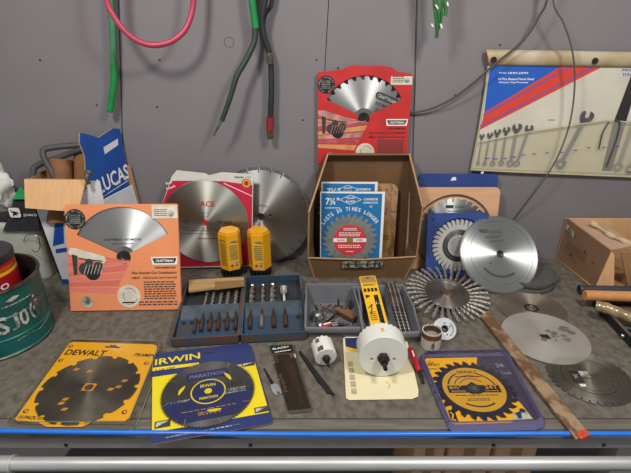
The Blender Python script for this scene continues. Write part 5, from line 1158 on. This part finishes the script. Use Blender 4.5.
b = MB(); b.M = iv; b.tube([(-0.551,1.37,0.618),(-0.558,1.37,0.573),(-0.569,1.368,0.533),(-0.583,1.366,0.49)], 0.0096, grn, 14, cap=False); tag(b.build('lower_sleeve', t), 'brighter green lower sleeve', None)
b = MB(); b.M = iv; b.tube([(-0.582,1.366,0.491),(-0.583,1.366,0.488)], 0.0080, black, 14, False); b.build('tube_end', t)
t = thing('electric_cable', 'dark cable in a green sleeve ending in bare metal, left of the red-ended cable', 'cable', T(-0.2, 1.37, 0.7)); iv = T(0.2, -1.37, -0.7)
b = MB(); b.M = iv; b.tube([(-0.168,1.36,0.903),(-0.163,1.36,0.771),(-0.157,1.36,0.705)], 0.0098, grn, 12); b.build('sleeve', t)
b = MB(); b.M = iv; b.tube([(-0.158,1.36,0.71),(-0.163,1.355,0.671),(-0.186,1.345,0.627),(-0.211,1.335,0.588),(-0.227,1.33,0.547),(-0.24,1.328,0.515),(-0.26,1.326,0.47)], lambda s_: 0.0082-0.0012*s_, mat('dark_green_cable', '#27392F', 0.55, var=0.15, scale=40), 12); b.build('cable', t)
b = MB(); b.M = iv; b.tube([(-0.262,1.326,0.47),(-0.272,1.326,0.453),(-0.278,1.328,0.444),(-0.287,1.328,0.427)], lambda s_: 0.0036 if s_ < 0.6 else 0.0024, steel, 8); b.build('bare_end', t)
t = thing('electric_cable', 'black cable ending in a red wire connector, hanging right of the green-sleeved one', 'cable', T(-0.14, 1.37, 0.7)); iv = T(0.14, -1.37, -0.7)
b = MB(); b.M = iv; b.tube([(-0.107,1.36,0.903),(-0.13,1.36,0.771),(-0.14,1.362,0.724),(-0.137,1.365,0.686),(-0.126,1.368,0.646),(-0.122,1.37,0.61),(-0.123,1.37,0.547),(-0.129,1.37,0.469)], 0.0080, blkc, 12); b.build('cable', t)
b = MB(); b.M = iv; b.tube([(-0.126,1.362,0.644),(-0.124,1.364,0.616)], 0.0092, mat('tape_wrap', '#5A5644', 0.7, var=0.3, scale=80), 10); b.build('tape_wrap', t)
b = MB(); b.M = iv; b.tube([(-0.129,1.37,0.472),(-0.132,1.37,0.435)], 0.0115, mat('dull_red_plastic', '#8A2028', 0.45, var=0.12, scale=50), 10, False); b.build('red_sleeve', t)
b = MB(); b.M = iv; b.tube([(-0.133,1.37,0.435),(-0.131,1.37,0.409)], lambda s_: 0.0085+0.002*math.sin(s_*9), mat('brass_terminal', '#6A5E3C', 0.5, 0.6, var=0.3, scale=60), 8); b.build('terminal', t)
b = MB(); b.tube([(-0.098,1.375,0.905),(-0.113,1.378,0.772),(-0.131,1.38,0.739),(-0.141,1.382,0.7),(-0.135,1.384,0.655)], 0.0055, blkc, 10)
tag(b.build('thin_cable'), 'thin black cable crossing behind the red-ended cable at the top of the wall', 'cable')
g3 = mat('leaf_green_wire', '#2E6E34', 0.5, var=0.15, scale=60)
t = thing('wire_bundle', 'short bundle of green wires with stripped ends hanging at the top, right of centre', 'wires', T(0.35, 1.34, 0.75)); iv = T(-0.35, -1.34, -0.75)
for q, r_ in (([(0.28,1.31,0.856),(0.294,1.31,0.77),(0.303,1.31,0.729),(0.311,1.315,0.692),(0.309,1.316,0.683)], 0.0042), ([(0.291,1.305,0.855),(0.302,1.305,0.77),(0.308,1.305,0.738),(0.31,1.31,0.716),(0.309,1.315,0.687)], 0.0036), ([(0.313,1.31,0.856),(0.32,1.31,0.77),(0.326,1.31,0.747),(0.325,1.31,0.734)], 0.0048), ([(0.301,1.31,0.856),(0.313,1.31,0.77),(0.317,1.312,0.725),(0.312,1.315,0.702)], 0.0034)):
    b = MB(); b.M = iv; b.tube(q, r_, g3, 10); b.build('wire', t)
for q in ([(0.297,1.303,0.759),(0.304,1.303,0.75)], [(0.314,1.303,0.716),(0.319,1.303,0.706)], [(0.292,1.306,0.716),(0.297,1.306,0.709)], [(0.325,1.303,0.765),(0.328,1.303,0.756)]):
    b = MB(); b.M = iv; b.tube(q, 0.0022, white, 8, False); b.build('white_scrap', t)
cordm = mat('brown_cord', '#4E3C32', 0.6, var=0.1, scale=60)
b = MB(); b.tube([(0.594,1.345,0.901),(0.589,1.345,0.771),(0.58,1.35,0.736),(0.559,1.352,0.689),(0.531,1.352,0.657),(0.496,1.353,0.627),(0.467,1.352,0.601),(0.432,1.36,0.564),(0.392,1.37,0.528),(0.354,1.378,0.504),(0.314,1.384,0.488),(0.27,1.39,0.48)], 0.0030, cordm, 8)
tag(b.build('hanging_cord'), 'thin brown cord sagging from the top right to behind the red card', 'cord')
b = MB(); b.tube([(0.565,1.33,0.899),(0.598,1.33,0.77),(0.634,1.33,0.72),(0.668,1.332,0.665),(0.692,1.333,0.603),(0.708,1.334,0.525),(0.712,1.336,0.442),(0.699,1.34,0.354),(0.673,1.35,0.275),(0.649,1.37,0.203),(0.633,1.39,0.147)], 0.0024, mat('grey_wire', '#6A6664', 0.45, 0.4, var=0.1), 8)
tag(b.build('grey_wire'), 'thin grey wire curving down in front of the wrench pouch', 'wire')

# ---- wrench pouch
vin = mat('aged_white_vinyl', '#CCC6B4', 0.5, var=0.07, scale=9); vin_s = mat('cream_binding', '#B8AE8C', 0.55, var=0.1, scale=30); pblue = mat('pouch_blue', '#1E58B4', 0.45, var=0.03); pred = mat('pouch_red', '#D0402E', 0.45, var=0.03)
PX = plane(*(0.455,1.39,0.3,0.0,0.0))
wp = thing('wrench_pouch', 'white vinyl wrench pouch with blue and red stripes hung on the wall at the right', 'pouch', PX)
b = MB()
cr_ = [(0.0151,0.0091),(0.1684,0.0028),(0.3223,-0.0035),(0.5389,-0.0131),(0.8513,-0.0291),(0.7296,0.3494),(0.4353,0.3443),(0.2158,0.3443),(0.021,0.3443),(0.0252,0.2438),(0.0218,0.1307)]
b.prism([cr_], 0.0, 0.0018, vin, vin_s)
b.flat([(0.0294,0.308),(0.0298,0.2601),(0.0316,0.1826),(0.0304,0.1712),(0.2542,0.308)], 0.0021, pblue)
b.flat([(0.031,0.1811),(0.2265,0.308),(0.2653,0.308),(0.0309,0.1583)], 0.0024, pred)
b.flat([(0.0309,0.164),(0.2542,0.308),(0.3431,0.308),(0.026,0.1321)], 0.0026, pred)
b.stroke([(0.0302,0.1726),(0.2542,0.308)], 0.0032, 0.0029, pblue); b.stroke([(0.0275,0.1423),(0.3156,0.3067)], 0.0032, 0.0029, pblue)
x_, y_ = (0.0562,0.2883); b.text('Model', x_, y_, 0.02, 0.0042, 0.0026, white); x_, y_ = (0.0816,0.2869); b.text('14MM-32MM', x_, y_, 0.056, 0.0055, 0.0026, white)
x_, y_ = (0.0577,0.2709); b.text('14 Pcs Raised Panel Steel', x_, y_, 0.099, 0.006, 0.0026, white); x_, y_ = (0.0592,0.2612); b.text('Wrench Vinyl Pouched', x_, y_, 0.083, 0.006, 0.0026, white)
x_, y_ = (0.398,0.2949); b.text('PRO', x_, y_, 0.03, 0.006, 0.0023, pblue); x_, y_ = (0.4013,0.2829); b.text('TOOLS', x_, y_-0.001, 0.045, 0.007, 0.0023, pblue)
b.flat([(0.4274,0.2896),(0.4511,0.2896),(0.445,0.006),(0.4157,0.0075),(0.4112,0.1452),(0.4157,0.1826)], 0.0024, mat('pouch_fold_shade', '#2A2826', 0.6, var=0.1)); x_, y_ = (0.2212,0.1597); b.greek(x_, y_-0.002, 0.02, 0.005, 1, 0.0022, dgrey)  # flat dark strip puts the shade of the pouch fold into colour
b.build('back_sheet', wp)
b = MB(); rl_ = [(0.0065,0.3494),(0.2155,0.3456),(0.436,0.3418),(0.741,0.3341)]; 
V = [];
tp = [(0.0091,0.3507),(0.2149,0.3482),(0.4353,0.3443),(0.739,0.3392)]; bt = [(0.0209,0.3094),(0.224,0.3067),(0.4469,0.3041),(0.7542,0.3002)]
for (a, c_) in zip(tp, bt):
    for k in range(9):
        q = PI*k/8; V.append((a[0]+(c_[0]-a[0])*(1-math.cos(q))/2, a[1]+(c_[1]-a[1])*(1-math.cos(q))/2, 0.002+0.011*math.sin(q)))
F = [(i*9+j, i*9+j+1, (i+1)*9+j+1, (i+1)*9+j) for i in range(3) for j in range(8)]
b.add(V, F, mat('yellowed_vinyl', '#B4A88C', 0.5, var=0.12, scale=12, hex2='#9C8660')); b.slab([(bt[0][0], bt[0][1], 0.002), (tp[0][0], tp[0][1], 0.002), (tp[0][0], tp[0][1]-0.006, 0.013), (bt[0][0], bt[0][1]+0.006, 0.013)], 0.002, mat('rust_brown_leather', '#8A5A34', 0.7)); b.build('rolled_header', wp)
for p in [(0.0323,0.325),(0.3104,0.3224),(0.5811,0.3185)]:
    b = MB(); b.M = T(p[0], p[1], 0.0125); b.ring((0, 0), 0.0042, 0.0085, 0, 0.0022, dark_steel, 20); b.disc((0, 0), 0.0042, 0.0014, black, 14); b.build('grommet', wp)
pocket = clear('clear_vinyl_pocket', '#F2EEDE', 0.2, 0.25, 0.22)
b = MB(); sm = [(0.026,0.0981),(0.1776,0.1292),(0.2742,0.1438),(0.3837,0.1611),(0.4194,0.1583),(0.4913,0.151),(0.7932,0.1394)]; lo_ = [(0.0175,0.0138),(0.1798,0.0075),(0.3087,0.0028),(0.4319,-0.002),(0.4628,-0.0035),(0.537,-0.0067),(0.8457,-0.0227)]
n_s = len(sm); V = []
for (a, c_) in zip(sm, lo_): V += [(a[0], a[1], 0.011), ((a[0]+c_[0])/2, (a[1]+c_[1])/2, 0.0125), (c_[0], c_[1]+0.004, 0.009), (c_[0], c_[1], 0.003)]
F = [(i*4+j, i*4+j+1, (i+1)*4+j+1, (i+1)*4+j) for i in range(n_s-1) for j in range(3)]
b.add(V, F, pocket)
for i, p in enumerate([(0.0521,0.0465),(0.0764,0.045),(0.1033,0.0465),(0.1296,0.0511),(0.1555,0.0573),(0.1879,0.0603),(0.2262,0.0634),(0.2678,0.0649),(0.3084,0.071),(0.3454,0.0786),(0.3897,0.0801),(0.4306,0.0831)]):
    b.text(('%dMM' % (8+i)), p[0], p[1], 0.012, 0.0045, 0.0128, pblue)
b.build('clear_pocket', wp)
b = MB(); b.tube([(p[0], p[1], 0.011) for p in sm], 0.0022, vin_s, 8, False); b.build('pocket_hem', wp)
b = MB(); b.tube([(p[0], p[1], 0.003) for p in [(0.0238,0.308),(0.0252,0.2438),(0.0233,0.1307),(0.0164,0.0107),(0.1684,0.0028),(0.3223,-0.0035),(0.5389,-0.0131),(0.8513,-0.0291)]], 0.0024, vin_s, 8, False); b.build('binding', wp)
for q in ([(0.3907,0.1568),(0.3813,0.1248),(0.3815,0.077)], [(0.4066,0.1626),(0.4234,0.1539),(0.4258,0.1011),(0.4189,0.0248)]):
    b = MB(); b.tube([(p[0], p[1], 0.0145) for p in q], 0.0022, mat('grey_strap', '#4A4642', 0.6), 8); b.build('tie_strap', wp)

wr_m = mat('forged_wrench_steel', '#8A8886', 0.36, 0.95, var=0.12, scale=30); wr_b = mat('bright_wrench_steel', '#B8B6B0', 0.3, 0.95, var=0.1, scale=30)
def wrench(label, p0, p1, w, m_, grp='wrenches in the wall pouch'):
    a, c_ = Vector(p0), Vector(p1); d = c_-a; L = d.length; ang = math.atan2(d.y, d.x)
    t = thing('combination_wrench', label, 'wrench', PX @ T(a.x, a.y, 0.0045) @ Matrix.Rotation(ang, 4, 'Z'), grp)
    th = max(0.003, w*0.4)
    b = MB(); b.ring((0, 0), w*0.62, w*1.15, 0, th, m_, 24); b.build('ring_end', t)
    b = MB(); b.prism([[(w*0.95, -w*0.42), (L-w*1.1, -w*0.5), (L-w*1.1, w*0.5), (w*0.95, w*0.42)]], th*0.1, th*0.85, m_); b.build('shaft', t)
    b = MB(); o = []
    for i in range(17):
        q = R(15+40+(330-80)*i/16); o.append((L+w*1.45*math.cos(q), w*1.45*math.sin(q)))
    s_ = R(15); j = lambda x, y: (L+x*math.cos(s_)-y*math.sin(s_), x*math.sin(s_)+y*math.cos(s_))
    o += [j(w*1.0, -w*0.62), j(-w*0.2, -w*0.62), j(-w*0.62, 0), j(-w*0.2, w*0.62), j(w*1.0, w*0.62)]
    b.prism([o], 0, th, m_); b.build('open_end', t); return t
nm_ = ['smallest wrench, first from the left in the wall pouch', 'second wrench from the left in the wall pouch', 'third wrench from the left in the wall pouch', 'fourth wrench from the left in the wall pouch', 'fifth wrench from the left in the wall pouch, tallest of the small ones', 'sixth wrench from the left in the wall pouch, slanting right']
tops = [(0.0343,0.1159),(0.0574,0.1189),(0.0781,0.1277),(0.1035,0.1336),(0.133,0.1409),(0.1686,0.138)]
bots = [(0.0341,0.032),(0.0544,0.031),(0.0786,0.031),(0.1041,0.0326),(0.1313,0.0326),(0.151,0.032)]
for i in range(6): wrench(nm_[i], bots[i], tops[i], (0.0047, 0.0056, 0.0066, 0.0070, 0.0092, 0.0082)[i], wr_m)
wrench('slanting wrench alone in the middle of the wall pouch', (0.2827,0.031), (0.3286,0.1726), 0.0128, wr_m)
wrench('big bright wrench, left of the two at the right edge of the pouch', (0.4591,0.0217), (0.4724,0.2163), 0.0118, wr_b)
wrench('big bright wrench, right of the two at the right edge of the pouch', (0.4972,0.0154), (0.5203,0.1995), 0.0124, wr_b)
b = MB(); b.M = PX; b.box(((0.0535,-0.0035)[0], (0.0535,-0.0035)[1], 0.001), (0.008, 0.022, 0.001), white); tag(b.build('tape_tab'), 'small white tape tab below the lower left corner of the wrench pouch', 'tape')
